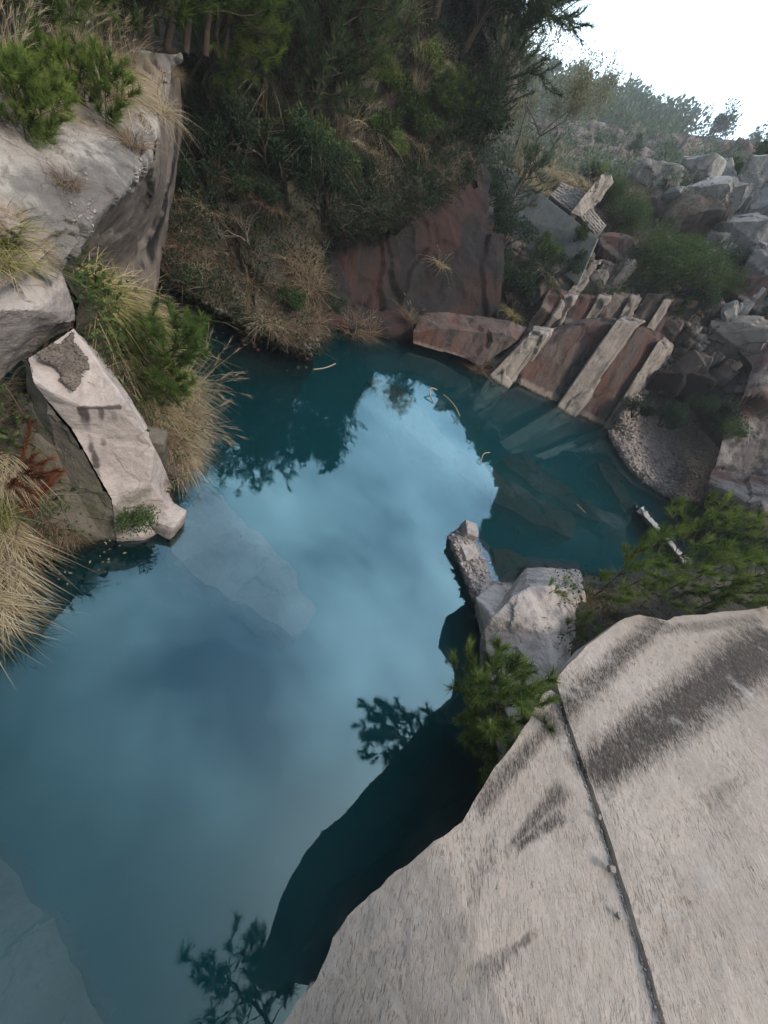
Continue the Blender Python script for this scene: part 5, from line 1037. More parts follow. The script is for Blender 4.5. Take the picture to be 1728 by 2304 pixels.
K.put('brown2', 'reed tuft standing in the water beside the hollow', P(825, 752, z=0), 2, .8, toward(-.9, .6))
K.put('dry0', 'pale tuft on a ledge inside the dark hollow', on_grid(CAVE, 990, 600), 0, .6)
K.put('brown1', 'brown tuft at the water in the dark hollow', on_grid(CAVE, 920, 720), 0, .8)
K.put('twig0', 'spreading bare shrub with pale twigs above the bank tip', on_grid(HILL, 735, 560), 0, 1.25, toward(-.5, .3))
K.put('twig1', 'bare twigs tangled over the shaded shrubs', on_grid(HILL, 600, 380), 0, 1.0)
K.put('twig2', 'bare branches hanging beside the cut wall', on_grid(HILL, 450, 390), 0, 1.1)
K.put('twig1', 'bare pale branches over the stony slope', on_grid(HILL, 560, 560), 0, .9)
K.put('twig2', 'bare twigs above the rock lip', on_grid(HILLR, 830, 385), 0, .8)
# big dark tree on the shoulder, bare tree behind, pale tree by the wall
rs = np.random.RandomState(400)
def big_dark(seed, h, nb):
    rs = np.random.RandomState(seed); W = Geo(); C_ = Geo(); segs = []; tips = []
    branch(rs, (0, 0, 0), (.12, 0, 1), h, .14, 0, segs, tips, .1, .07, n=8)
    sp = [s[1] for s in segs]; tp, td = [], []
    for k in range(nb):
        t = .12 + .88 * (k + rs.rand()) / nb; i = min(7, int(t * 8)); p = sp[i] - (sp[i] - segs[i][0]) * rs.rand(); a = k * 2.4; ln = (1.9 * (1 - t) + .5) * (.6 + .6 * rs.rand()); s2 = []; t2 = []
        branch(rs, p, (math.cos(a), math.sin(a), .8), ln, .03, 1, s2, t2, .10, .2, (2, 4), .6, .5, 5); segs += s2
        for q in s2[1:]: tp.append(q[1]); td.append(unit(q[1] - q[0]) + (0, 0, -.5))
    tubes(W, segs, 5); tp = np.array(tp); td = np.array(td)
    needles(C_, rs, tp, td + (0, 0, .45), 22, .22, .018, .85, .4, .2, .2); return W, C_, 'needledark', 'bark'
put_tree(big_dark(401, 6.2, 66), 'conifer_tree', 'big dark feathery tree leaning against the sky at the right shoulder of the hill', 'tree', on_grid(HILLR, 1075, 215), .2, 1.0, toward(.25, .12))
put_tree(big_dark(402, 5.4, 60), 'conifer_tree', 'dark feathery tree left of the big one at the top edge', 'tree', on_grid(HILLR, 1035, 130), 2.2, .95, toward(.2, .1))
put_tree(big_dark(403, 5.5, 54), 'conifer_tree', 'dark feathery tree rising out of the top edge', 'tree', on_grid(HILLR, 970, 60), 4.2, 1.0)
def bare_tree(seed, h, leaf, depth=3, r=.11, lean=(.2, 0), spread=.75, mat='leafpale', bark='palebark', size=.09, n0=4):
    rs = np.random.RandomState(seed); W = Geo(); C_ = Geo(); segs = []; tips = []
    p = np.zeros(3); d = unit((lean[0], lean[1], 1)); 
    for k in range(4):
        d = unit(d + .12 * rs.normal(size=3)); q = p + d * h * .085; segs.append((p, q, r * (1 - .1 * k), r * (.9 - .1 * k))); p = q
    for k in range(n0):
        a = 6.28 * k / n0 + rs.rand(); branch(rs, p, unit(d + .75 * np.array((math.cos(a), math.sin(a), .1))), h * .42, r * .5, depth, segs, tips, .06, .2, (2, 3), spread, .6, 4)
    tubes(W, segs, 4)
    if leaf:
        tp = np.array([t[0] for t in tips]); k = rs.randint(len(tp), size=leaf); pp = tp[k] + .13 * rs.normal(size=(leaf, 3)); leaves(C_, rs, pp, rs.normal(size=(leaf, 3)) + (0, 0, -.2), size, .5, .25, .5)
    return W, C_, mat, bark
put_tree(bare_tree(410, 4.4, 10000, 3, .085, (.15, 0), size=.10), 'pale_tree', 'pale thin-leaved tree standing above the concrete wall', 'tree', P(1178, 386, D=26.5), .5, .92, toward(math.pi, .3))
put_tree(bare_tree(411, 3.6, 3600, 3, .05, (-.1, .1)), 'pale_tree', 'smaller pale tree left of the thin-leaved one', 'tree', P(1155, 350, D=27.5), 1.5, 1.2)
put_tree(bare_tree(412, 5.4, 0, 4, .06, (.25, 0), bark='bark'), 'bare_tree', 'leafless tree with fine twigs against the white sky', 'tree', P(1105, 230, D=22.5), 2.5, 1.0, toward(.2, .2))
# ridge trees above the frame, mirrored in the pool
for i, (a, d, z, s) in enumerate([(-44, 19, 8.5, 1.9), (-39, 19.5, 9, 2.1), (-35, 19.5, 9, 2.0), (-31, 20, 9.2, 2.2), (-27, 19.5, 8.8, 2.1), (-24, 20.5, 8.6, 1.6), (-21.5, 21.5, 8, 1.1), (-37, 24, 11.5, 1.9), (-29, 25, 12, 1.8), (-47, 21, 8, 1.9)]):
    a = math.radians(a); K.put('dpine%d' % (i % 3), 'tall dark pine on the ridge of the central hill', (d * math.sin(a), d * math.cos(a), z - .2), rz(), s, group='pines on the hill ridge')

# undergrowth: litter, dead blades and small leaves over the hill
def cover(name, grids, n, mats, rs, mk):
    gs = [Geo() for _ in mats]
    for g, dens, mask in grids:
        nv, nu = g.shape[:2]; N_ = grid_normals(g); N_ = np.where(N_[..., 2:3] < 0, -N_, N_)
        k = int(n * dens); i = rs.randint(nv, size=k); j = rs.randint(nu, size=k)
        p = g[i, j] + .05 * rs.normal(size=(k, 3)); nn_ = N_[i, j]
        pix, w = PIX(p); ok = (p[:, 2] > .08) & (w > .5) & (pix[:, 0] > -150) & (pix[:, 0] < 1900) & (pix[:, 1] > -250) & (pix[:, 1] < 2400)
        if mask is not None: ok &= mask(p, pix)
        p, nn_ = p[ok], nn_[ok]; mk(gs, rs, p, nn_)
    return [g.obj(name, m_) for g, m_ in zip(gs, mats)]
def mk_hill(gs, rs, p, n):
    k = len(p); dens = fbm(p / 1.1 + 5, 3); u = rs.rand(k) + .8 * dens
    a = u < .42; q = p[a]; m_ = len(q)
    blades(gs[0], rs, q, rs.rand(m_) * 6.28, .3 + .9 * rs.rand(m_), .18 + .35 * rs.rand(m_), .014, .3 + .8 * rs.rand(m_), np.clip(.3 + .3 * rs.normal(size=m_), 0, 1), 3)
    b_ = (u >= .42); q = p[b_]; m_ = len(q)
    for r_ in range(4): leaves(gs[1], rs, q + n[b_] * .12 + .10 * rs.normal(size=(m_, 3)), n[b_] + (0, 0, .3), .085, np.clip(.45 + .5 * fbm(q / .6, 2), 0, 1), .15, .5)
rs = np.random.RandomState(501)
bare = lambda p, pix: ~(((pix[:, 0] - 905) / 70) ** 2 + ((pix[:, 1] - 215) / 60) ** 2 < 1) & (fbm(p / .8 + 9, 2) > -.35)
for o in cover('undergrowth', [(HILL, .6, bare), (HILLR, .4, bare), (LIPG, .12, None)], 30000, [M['browngrass'], M['leafdark']], rs, mk_hill): stuff(o)
# ------------------------------------------------------------------ boulder pile, blocks and rubble on the right
def blk(label, px, py, wp, hp, D, seed, mat='boulder', dz=.7, tilt=(0, 0), rzv=None, jag=.28):
    c = P(px, py, D=D); s = float(PIX(c)[1]) / FPX * .95
    a = math.atan2(c[1], c[0]) - math.pi / 2
    return boulder('boulder', c, (wp * s, wp * s * dz, hp * s), a + (rzv or 0), seed, M[mat], label, 'boulder', edge=max(.14, wp * s * .06), amp=.06, tilt=tilt, jag=max(jag, .42), n=24)
blk('dark-streaked grey block at the left of the boulder pile', 1462, 435, 120, 110, 30, 601, tilt=(-.2, -.5))
blk('pointed pale boulder with a dark notch on top of the pile', 1565, 400, 95, 80, 30.5, 602, tilt=(0, -.4))
blk('small pale boulder behind the pointed one', 1622, 408, 70, 55, 31.5, 603, tilt=(.1, .5))
blk('large cracked pale boulder in the middle of the pile', 1572, 478, 165, 110, 29.3, 604, tilt=(.2, -.55), jag=.2)
blk('tall grey block below the streaked one', 1485, 500, 110, 130, 29, 605, tilt=(0, -.6))
blk('grey boulder right of the large cracked one', 1655, 475, 75, 85, 30, 606, tilt=(.1, -.6))
blk('dark upright spire of rock at the right of the pile', 1685, 420, 60, 110, 31, 607, tilt=(0, -.5), jag=.45)
blk('pale boulder at the right edge above the pile', 1728, 440, 60, 70, 31, 608)
blk('shadowed boulder under the large cracked one', 1598, 555, 110, 90, 28.8, 609, tilt=(0, -.6))
blk('pale flat boulder leaning right of the shadowed one', 1670, 535, 120, 85, 28.3, 610, tilt=(.2, -.6))
blk('fractured pale rock at the right edge below the pile', 1712, 620, 100, 120, 27.5, 611, tilt=(0, -.5))
blk('small slab wedged at the foot of the large cracked boulder', 1530, 525, 60, 36, 28.7, 612, tilt=(0, -.5))
blk('black and white streaked block under the right shrubs', 1652, 668, 115, 90, 27, 613, 'cliff', tilt=(0, -.55))
blk('big pale boulder with a flat slab on its top, right of the rubble', 1648, 775, 130, 115, 25.5, 614, 'pillar', tilt=(.1, -.5), jag=.2)
blk('thin tilted slab lying on the big pale boulder', 1640, 722, 75, 30, 25.4, 615, tilt=(0, .6))
blk('streaked cut block just below the masonry wall', 1372, 572, 85, 85, 24.6, 616, 'cliff', tilt=(0, -.65), jag=.12)
blk('dark streaked cut block down the slope from the masonry', 1298, 625, 70, 95, 23.2, 617, 'cliff', tilt=(0, -.65), jag=.12)
blk('pale chipped block beside the dark streaked one', 1340, 640, 45, 60, 23.2, 618, 'pillar', tilt=(0, -.5))
blk('pale slab on the slope above the low shelf', 1235, 690, 60, 35, 22.3, 619, 'pillar', tilt=(0, -.5))
blk('dark jagged rock above the low shelf', 1060, 690, 90, 70, 20.0, 620, 'brownrock', tilt=(0, .5))
blk('brown block between the low shelf and the first pillar', 1130, 730, 70, 60, 20.6, 621, 'brownrock', tilt=(0, .4))
blk('pale block of rubble above the tall pillar', 1440, 668, 45, 40, 24.6, 622, 'pillar')
blk('brown broken block above the dark streaked panel', 1500, 740, 70, 60, 24.2, 623, 'brownrock', tilt=(0, -.5))
blk('grey broken block in the rubble right of the narrow edge', 1560, 820, 70, 55, 24.3, 624, 'brownrock', tilt=(0, -.5))
blk('pale broken block high in the rubble', 1490, 660, 45, 35, 25.3, 625, 'pillar')
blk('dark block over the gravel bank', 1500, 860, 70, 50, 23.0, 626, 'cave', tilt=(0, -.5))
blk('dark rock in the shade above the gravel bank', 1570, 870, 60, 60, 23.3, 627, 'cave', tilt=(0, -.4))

# broken, tilted blocks stepping up the cliff: one outcrop, every block a piece of it
def outcrop(label, n, region, Dfun, seed, sizes, mats):
    rs = np.random.RandomState(seed); (x0_, x1_), (y0_, y1_) = region; c0 = P((x0_ + x1_) / 2, (y0_ + y1_) / 2, D=Dfun((x0_ + x1_) / 2, (y0_ + y1_) / 2)); t = thing('rock_outcrop', label, 'rock', tuple(c0)); src = {}
    for i in range(n):
        px, py = rs.uniform(x0_, x1_), rs.uniform(y0_, y1_); c = P(px, py, D=Dfun(px, py) + rs.uniform(-.3, .5)); m_ = mats[rs.randint(len(mats))]; k = (m_, i % 5)
        if k not in src: src[k] = boulder('block', (0, 0, 0), (1, .9, 1.9), 0, seed + 17 * (i % 5), M[m_], n=20, edge=.14, amp=.05, jag=.32, link=False).data
        o = bpy.data.objects.new('block', src[k]); COL.objects.link(o); o.parent = t; sc = rs.uniform(*sizes); a = math.atan2(c[1], c[0]) - math.pi / 2
        o.location = tuple(c - c0); o.scale = (sc * rs.uniform(.6, 1.2), sc, sc * rs.uniform(.7, 1.2)); o.rotation_euler = (rs.uniform(-.35, .05), rs.uniform(-.35, .15), a + rs.uniform(-.4, .4))
    return t
outcrop('broken tilted rock blocks stepping up above the cut pillars', 34, ((1150, 1500), (640, 765)), lambda x, y: 19.6 + (x - 1050) * .0125 + (760 - y) * .012, 801, (.35, .85), ['cliff', 'brownrock', 'pillar'])
outcrop('dark jumbled rock blocks behind the gravel bank under the shrubs', 30, ((1440, 1640), (720, 880)), lambda x, y: 23.2 + (x - 1440) * .004 + (880 - y) * .012, 811, (.35, .9), ['brownrock', 'cliff', 'brownrock'])
outcrop('pale broken blocks packed under the boulder pile at the right', 26, ((1560, 1760), (560, 740)), lambda x, y: 25.8 + (740 - y) * .014, 821, (.4, 1.0), ['boulder', 'pillar', 'cliff'])
outcrop('jagged red-brown blocks along the foot of the dark hollow', 14, ((960, 1130), (690, 770)), lambda x, y: 16.6 + (x - 960) * .018 + (770 - y) * .02, 831, (.3, .6), ['cliff', 'brownrock'])
# concrete retaining wall
def quad_wall(name, label, q, thick, mat, cat):
    fr = [P(a, b_, D=c) for a, b_, c in q]; n_ = unit(np.cross(fr[1] - fr[0], fr[3] - fr[0])); n_ = n_ if n_ @ (EYE - fr[0]) < 0 else -n_
    n_[2] = 0; n_ = unit(n_); v_ = fr + [p + n_ * thick for p in fr]
    o = rock(name, v_, [(0, 1, 2, 3), (7, 6, 5, 4), (0, 4, 5, 1), (1, 5, 6, 2), (2, 6, 7, 3), (3, 7, 4, 0)], mat, .3, [('n', .8, .02, 4)]); return tag(o, label, cat)
quad_wall('concrete_wall', 'plain grey concrete retaining wall half hidden by shrubs', [(1128, 368, 24.6), (1345, 536, 22.8), (1300, 640, 22.4), (1066, 470, 24.0)], .25, M['concrete'], 'wall')
t_ = [P(1126, 365, D=24.55), P(1347, 534, D=22.75), P(1350, 528, D=23.1), P(1131, 360, D=25.0)]
# masonry: courses of stone blocks above the concrete, each block its own piece
def masonry(label, q, nc, nr, seed):
    """q: lower left, lower right, upper right, upper left corners of the face"""
    c = [P(a, b_, D=d) for a, b_, d in q]; rs = np.random.RandomState(seed); w = thing('masonry_wall', label, 'wall', tuple(c[0])); o0 = np.array(c[0])
    n_ = unit(np.cross(c[1] - c[0], c[3] - c[0])); n_ = n_ if n_ @ (EYE - c[0]) > 0 else -n_
    at = lambda u, v: (c[0] * (1 - u) + c[1] * u) * (1 - v) + (c[3] * (1 - u) + c[2] * u) * v
    core = [at(u, v) - n_ * .03 - o0 for u, v in ((.005, .01), (.995, .01), (.995, .99), (.005, .99))]; core += [p - n_ * .45 for p in core]
    mesh_obj('core', core, [(0, 1, 2, 3), (7, 6, 5, 4), (0, 4, 5, 1), (1, 5, 6, 2), (2, 6, 7, 3), (3, 7, 4, 0)], M['concrete'], w)
    for r in range(nr):
        v0, v1 = r / nr + .012, (r + 1) / nr - .012; k = nc; edges = np.clip((np.arange(k + 1) + (.5 if r % 2 else 0)) / k + .010 * rs.normal(size=k + 1), 0, 1); edges[0] = 0; edges[-1] = 1
        for i in range(k):
            if edges[i + 1] - edges[i] < .03: continue
            u0, u1 = edges[i] + .006, edges[i + 1] - .006; pr = .015 + .035 * rs.rand(); b_ = .10
            fr = [at(u0, v0), at(u1, v0), at(u1, v1), at(u0, v1)]; ins = [at(u0 + (u1 - u0) * b_, v0 + (v1 - v0) * b_), at(u1 - (u1 - u0) * b_, v0 + (v1 - v0) * b_), at(u1 - (u1 - u0) * b_, v1 - (v1 - v0) * b_), at(u0 + (u1 - u0) * b_, v1 - (v1 - v0) * b_)]
            v_ = [p - n_ * .04 - o0 for p in fr] + [p + n_ * pr * .3 - o0 for p in fr] + [p + n_ * (pr + .012 * rs.normal()) - o0 for p in ins]
            f_ = [(0, 1, 5, 4), (1, 2, 6, 5), (2, 3, 7, 6), (3, 0, 4, 7), (4, 5, 9, 8), (5, 6, 10, 9), (6, 7, 11, 10), (7, 4, 8, 11), (8, 9, 10, 11)]
            mesh_obj('stone', v_, f_, M['brick'], w)
    return w
masonry('upper length of pale coursed stone-block wall left of the fallen slab', [(1236, 440, 24.4), (1284, 480, 24.0), (1322, 432, 24.6), (1264, 412, 25.2)], 8, 7, 3)
masonry('lower length of coursed stone-block wall right of the fallen slab', [(1298, 484, 23.6), (1340, 530, 23.2), (1364, 508, 23.8), (1324, 458, 24.2)], 8, 6, 4)
o = rock('fallen_slab', [P(a, b_, D=d) for a, b_, d in ((1286, 478, 23.4), (1300, 458, 23.6), (1345, 402, 24.4), (1368, 392, 24.8), (1372, 402, 24.8), (1345, 440, 24.4), (1308, 486, 23.5))] + [P(a + 8, b_ + 8, D=d + .5) for a, b_, d in ((1286, 478, 23.4), (1300, 458, 23.6), (1345, 402, 24.4), (1368, 392, 24.8), (1372, 402, 24.8), (1345, 440, 24.4), (1308, 486, 23.5))],
    [tuple(range(7)), tuple(range(13, 6, -1))] + [(i, 7 + i, 7 + (i + 1) % 7, (i + 1) % 7) for i in range(7)], M['pillar'], .15, [('f', .5, .06, 5), ('n', .3, .04, 2)]); tag(o, 'pale slab leaning across the stone-block wall', 'rock')

# ------------------------------------------------------------------ shrubs of the right slope
def slope_plants(tab):
    for key, px, py, D, s, lab in tab: K.put(key, lab, P(px, py, D=D), rz(), s, (R1.uniform(-.1, .1), R1.uniform(-.1, .1)))
for i in range(2): K.kind('bushtree%d' % i, 'bushy_tree', 'tree', (lambda i=i: shrub_parts(630 + i, 3.0, 3.2, 9000, .15, 'leaf', 'bark', .72, .35, 9, 40)))
slope_plants([
    ('bushtree0', 1425, 650, 24.6, .85, 'large bushy green tree in the middle of the right slope'), ('bushtree1', 1490, 665, 25.0, .8, 'right half of the green thicket below the boulders'), ('bushtree1', 1370, 530, 26.5, .62, 'green bushy tree behind the stone-block wall'), ('bushtree0', 1350, 470, 27.5, .5, 'small bushy tree right of the fallen slab'),
    ('bushtree0', 1590, 670, 26.2, .5, 'dark green bush below the shadowed boulder'), ('dshrub0', 1550, 700, 25.2, 1.1, 'dark shrub right of the green thicket'), ('dshrub1', 1610, 620, 27, 1.1, 'dark shrub beside the streaked block'), ('shrub0', 1500, 720, 24.3, 1.0, 'shrub under the green thicket'), ('dshrub2', 1440, 700, 24.0, 1.0, 'dark shrub above the tall pillar'),
    ('shrub1', 1350, 690, 23.2, 1.0, 'olive shrub on the broken slope above the panels'), ('shrub2', 1300, 700, 22.6, .9, 'dark olive shrub above the first panel'), ('dshrub1', 1150, 690, 20.8, 1.4, 'dark green bush in front of the red rock'), ('dshrub0', 1110, 650, 20.4, 1.2, 'dark bush on the ledge beside the hollow'), ('dshrub2', 1190, 640, 21.5, 1.1, 'dark bush in the middle of the red slope'),
    ('dpine1', 1110, 520, 21.6, .9, 'dark pine shrub hanging below the concrete wall'), ('dshrub0', 1130, 560, 21.8, 1.4, 'large dark shrub against the concrete wall'), ('shrub3', 1200, 600, 22, 1.2, 'olive shrub in front of the concrete wall'), ('dshrub1', 1260, 620, 22.2, 1.0, 'dark shrub at the lower end of the concrete wall'), ('shrub0', 1290, 545, 22.6, .7, 'green shrub covering the foot of the masonry'),
    ('dshrub2', 1080, 470, 21.5, 1.3, 'dark shrub at the top of the hollow'), ('dshrub0', 1480, 960, 20.0, 1.0, 'dark shrub on the gravel bank'), ('dshrub1', 1560, 950, 20.8, 1.2, 'larger dark shrub at the back of the gravel bank'), ('shrub1', 1610, 980, 21.0, .9, 'dark shrub against the rust-streaked wall'), ('dshrub2', 1420, 940, 20.3, .8, 'small dark shrub below the narrow rock edge'),
    ('lshrub0', 1540, 600, 26.8, 1.0, 'light green shrub among the boulders'), ('shrub2', 1640, 430, 32, 1.2, 'green shrub behind the boulder pile'), ('shrub3', 1690, 380, 36, 1.3, 'green shrub at the right edge behind the boulders'), ('lshrub1', 1330, 420, 30, 1.1, 'light shrub behind the fallen slab')])
CG = 'pale dry grasses on the slope around the pale tree'
for i, (px, py, D) in enumerate([(1180, 400, 26), (1210, 405, 26), (1240, 405, 26.5), (1270, 405, 27), (1300, 410, 27.5), (1160, 385, 26.5), (1225, 425, 25.5), (1330, 415, 28), (1190, 420, 25.3), (1250, 390, 28)]):
    K.put(['dry0', 'dry1', 'tall0'][i % 3], near_label(['pale dry grass', 'tawny grass', 'plumed grass'][i % 3], px, py, [('the pale tree trunk', 1215, 390), ('the concrete wall top', 1170, 395), ('the stone-block wall', 1264, 412), ('the fallen slab', 1350, 410), ('the smaller pale tree', 1155, 345)]), P(px, py, D=D) - (0, 0, .3), rz(), 1.0, group=CG)
K.put('dry1', 'pale grass tuft hanging on the red slope', P(1215, 615, D=21.6), 1, .9)
K.put('mix0', 'yellowish grass on the ledge above the low shelf', P(1150, 715, D=20.2), 1, .8)
K.put('brown0', 'dead grass hanging from the low shelf to the water', P(1075, 830, z=.05), 1, .8, toward(-.9, .9))

# ------------------------------------------------------------------ far wooded hill
ridge = [(1080, 170), (1190, 185), (1300, 212), (1380, 232), (1450, 262), (1530, 290), (1610, 306), (1760, 322), (1900, 380)]
rows = [[P(a, b_ + 170 + .12 * (a - 1080), D=50) - (0, 0, 2.0) for a, b_ in ridge], [P(a, b_ + 95, D=78) for a, b_ in ridge], [P(a, b_ + 40, D=105) for a, b_ in ridge], [P(a, b_ + 6, D=122) for a, b_ in ridge], [P(a, b_ + 30, D=150) for a, b_ in ridge]]
FAR = loft(rows, 90, 60, [('n', 4, .5, 3)])
structure(grid_obj('far_hill', FAR, M['hill']))
rs = np.random.RandomState(700); G1 = Geo(); k = 520
nv, nu = FAR.shape[:2]; i = rs.randint(0, int(nv * .80), size=k); j = rs.randint(nu, size=k); base_ = FAR[i, j]
pix, w = PIX(base_); clear = ~((np.abs(pix[:, 0] - 1600) < 90) & (np.abs(pix[:, 1] - 350) < 35)) & ~((rs.rand(k) < .6) & (pix[:, 0] > 1520) & (pix[:, 1] > 300))
for p in base_[clear]:
    h = (1.6 + 1.6 * rs.rand()) * (.7 + np.hypot(p[0], p[1]) / 150); n_ = 130; o_ = unit(rs.normal(size=(n_, 3))) * (rs.rand(n_, 1) ** .35) * (h * .42, h * .42, h * .5); lump = fbm(o_ / (h * .3) + p, 2)
    o_ = o_ * (1 + .35 * lump[:, None]); leaves(G1, rs, p + (0, 0, h * .5) + o_, unit(o_) + (0, 0, .4), .16 * h, .35 + .35 * rs.rand() + .2 * lump, .1, .6)
nv, nu = CLIFF.shape[:2]; i = rs.randint(int(nv * .58), nv, size=900); j = rs.randint(nu, size=900); base_ = CLIFF[i, j]; pix, w = PIX(base_)
for p in base_[(pix[:, 1] < 420) & (pix[:, 0] > 1090) & (fbm(base_ / 3, 2) > -.25)][:420]:
    h = .5 + .7 * rs.rand(); n_ = 70; o_ = unit(rs.normal(size=(n_, 3))) * (rs.rand(n_, 1) ** .35) * (h * .6, h * .6, h * .5); leaves(G1, rs, p + (0, 0, h * .3) + o_, unit(o_) + (0, 0, .4), .17, .3 + .5 * rs.rand(), .12, .6)
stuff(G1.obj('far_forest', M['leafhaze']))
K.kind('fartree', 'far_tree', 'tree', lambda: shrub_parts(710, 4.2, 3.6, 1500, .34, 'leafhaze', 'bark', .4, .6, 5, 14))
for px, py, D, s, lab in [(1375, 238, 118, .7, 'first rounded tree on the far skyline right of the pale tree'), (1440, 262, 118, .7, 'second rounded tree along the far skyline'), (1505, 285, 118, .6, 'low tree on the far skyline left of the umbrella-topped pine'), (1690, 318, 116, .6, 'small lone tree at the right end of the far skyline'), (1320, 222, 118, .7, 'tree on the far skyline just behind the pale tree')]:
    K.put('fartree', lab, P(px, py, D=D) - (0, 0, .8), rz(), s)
put_tree(shrub_parts(720, 4.6, 6.4, 1700, .36, 'leafhaze', 'bark', .25, .6, 4, 12), 'umbrella_pine', 'flat-topped dark pine standing clear on the far skyline', 'pine tree', P(1600, 314, D=116) - (0, 0, .6), .4, 1.05, (0, 0))
rs = np.random.RandomState(730)
for px, py, D, s in [(1420, 330, 48, 1.3), (1500, 345, 46, 1.2), (1350, 320, 50, 1.3), (1580, 380, 44, 1.1), (1290, 330, 42, 1.0)]:
    K.put('fartree', {1420: 'hazy tree on the near flank of the far hill above the boulders', 1500: 'hazy tree above the pointed boulder', 1350: 'hazy tree right of the pale tree', 1580: 'hazy tree behind the middle of the boulder pile', 1290: 'hazy tree right behind the pale trunk'}[px], P(px, py + 12, D=D) - (0, 0, .8), rz(), s * .34)
# tall cliff and wood beyond the right edge (mirrored in the pool)
def polar(a, d, z): a = math.radians(a); return (d * math.sin(a), d * math.cos(a), z)
rows = [[polar(a, d, z) for a, d, z in ((11.5, 31, 4), (18, 28.5, 1), (26, 26.5, -2), (34, 26, -2), (48, 24, -2), (70, 24, -2))], [polar(a, d, z) for a, d, z in ((12, 31.5, 10.0), (18, 29.5, 12), (26, 29, 13), (34, 29, 13), (48, 28, 12), (70, 27, 12))],
        [polar(a, d, z) for a, d, z in ((13, 33, 13.5), (18, 31, 17), (26, 31, 18.5), (34, 31, 18), (48, 30, 16), (70, 29, 15))], [polar(a, d, z) for a, d, z in ((13, 50, 14), (18, 50, 19), (26, 50, 20), (34, 50, 20), (48, 45, 18), (70, 40, 16))]]
structure(grid_obj('cliff_slope', loft(rows, 90, 70, [('f', 2, .4, 91), ('n', .8, .15, 4)]), M['brownrock']))

rs = np.random.RandomState(502)
for o in cover('undergrowth', [(CLIFF, .7, lambda p, pix: (pix[:, 1] < 720) & (fbm(p / 1.5 + 2, 3) > -.15)), (CLIFFR, .12, lambda p, pix: fbm(p / 1.2 + 7, 2) > .15), (HOLLOW, .02, None), (LBANK, .10, None), (SCREE, .03, lambda p, pix: pix[:, 1] < 1000)], 22000, [M['browngrass'], M['leaf']], rs, mk_hill): stuff(o)
# ------------------------------------------------------------------ gravel, pebbles, rubble
def stones(name, mat, pts, nrm, size, seed):
    rs = np.random.RandomState(seed); k = len(pts); oc = np.array([(1, 0, 0), (-1, 0, 0), (0, 1, 0), (0, -1, 0), (0, 0, 1), (0, 0, -1)], float)
    of = np.array([(0, 2, 4), (2, 1, 4), (1, 3, 4), (3, 0, 4), (2, 0, 5), (1, 2, 5), (3, 1, 5), (0, 3, 5)])
    sz = size * (.35 + 1.3 * rs.rand(k, 1) ** 2.2); q = rs.normal(size=(k, 3, 3)); u, _, vt = np.linalg.svd(q); R_ = u @ vt
    sh = oc[None] * (.5 + .7 * rs.rand(k, 6, 1)) + .18 * rs.normal(size=(k, 6, 3)); v = np.einsum('kij,knj->kni', R_, sh) * sz[:, None] * (1, 1, .75) + pts[:, None] + nrm[:, None] * sz[:, None] * .25
    f = (of[None] + (np.arange(k) * 6)[:, None, None]).reshape(-1, 3); return stuff(mesh_obj(name, v.reshape(-1, 3), f, mat))
def scatter(g, n, seed, cond=None):
    rs = np.random.RandomState(seed); nv, nu = g.shape[:2]; i = rs.randint(nv - 1, size=n); j = rs.randint(nu - 1, size=n); a, b_ = rs.rand(n, 1), rs.rand(n, 1)
    p = g[i, j] * (1 - a) * (1 - b_) + g[i + 1, j] * a * (1 - b_) + g[i, j + 1] * (1 - a) * b_ + g[i + 1, j + 1] * a * b_
    N_ = grid_normals(g)[i, j]; N_ = np.where(N_[:, 2:3] < 0, -N_, N_)
    ok = p[:, 2] > -.25
    if cond is not None: ok &= cond(p, PIX(p)[0])
    return p[ok], N_[ok]
stones('spit_gravel', M['pebble'], *scatter(SPIT, 1500, 1), .045, 1)
stones('bank_gravel', M['pebble'], *scatter(SCREE, 5200, 2), .075, 2)
vis = lambda p, pix: (pix[:, 1] > 560) & (pix[:, 0] > 950)
stones('slope_rubble', M['brownrock'], *scatter(CLIFF, 5200, 3, vis), .22, 3)
stones('slope_rubble', M['pillar'], *scatter(CLIFFR, 1500, 4, lambda p, pix: pix[:, 1] > 600), .26, 4)
stones('shore_rubble', M['brownrock'], *scatter(HILL, 6000, 5, lambda p, pix: (p[:, 2] < .5) & (p[:, 2] > -.1)), .09, 5)
stones('ledge_grit', M['pebble'], *scatter(LEDGE, 2600, 6, lambda p, pix: (fbm(p / .8 + 3, 3) > .25)), .018, 6)
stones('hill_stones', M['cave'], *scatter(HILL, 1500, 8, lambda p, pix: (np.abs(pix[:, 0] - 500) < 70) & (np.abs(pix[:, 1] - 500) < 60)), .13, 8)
# crushed gravel bed on top of the stained block
rs = np.random.RandomState(41); q = rs.rand(3200, 2)
tb = [P(a, b_, z=c) for a, b_, c in ((82, 800, 2.53), (165, 745, 2.62), (208, 835, 2.42), (165, 885, 2.3))]
pp = np.array([(tb[0] * (1 - u) + tb[1] * u) * (1 - v) + (tb[3] * (1 - u) + tb[2] * u) * v for u, v in q]); ok = (np.abs(q - .5).max(1) + .22 * fbm(pp / .25, 2)) < .42; pp = pp[ok]; stones('block_gravel', plain_mat('crushed brown gravel', (.16, .13, .11), (.09, .075, .065), 8), pp + (0, 0, .015), np.tile((0, 0, 1.), (len(pp), 1)), .022, 9)
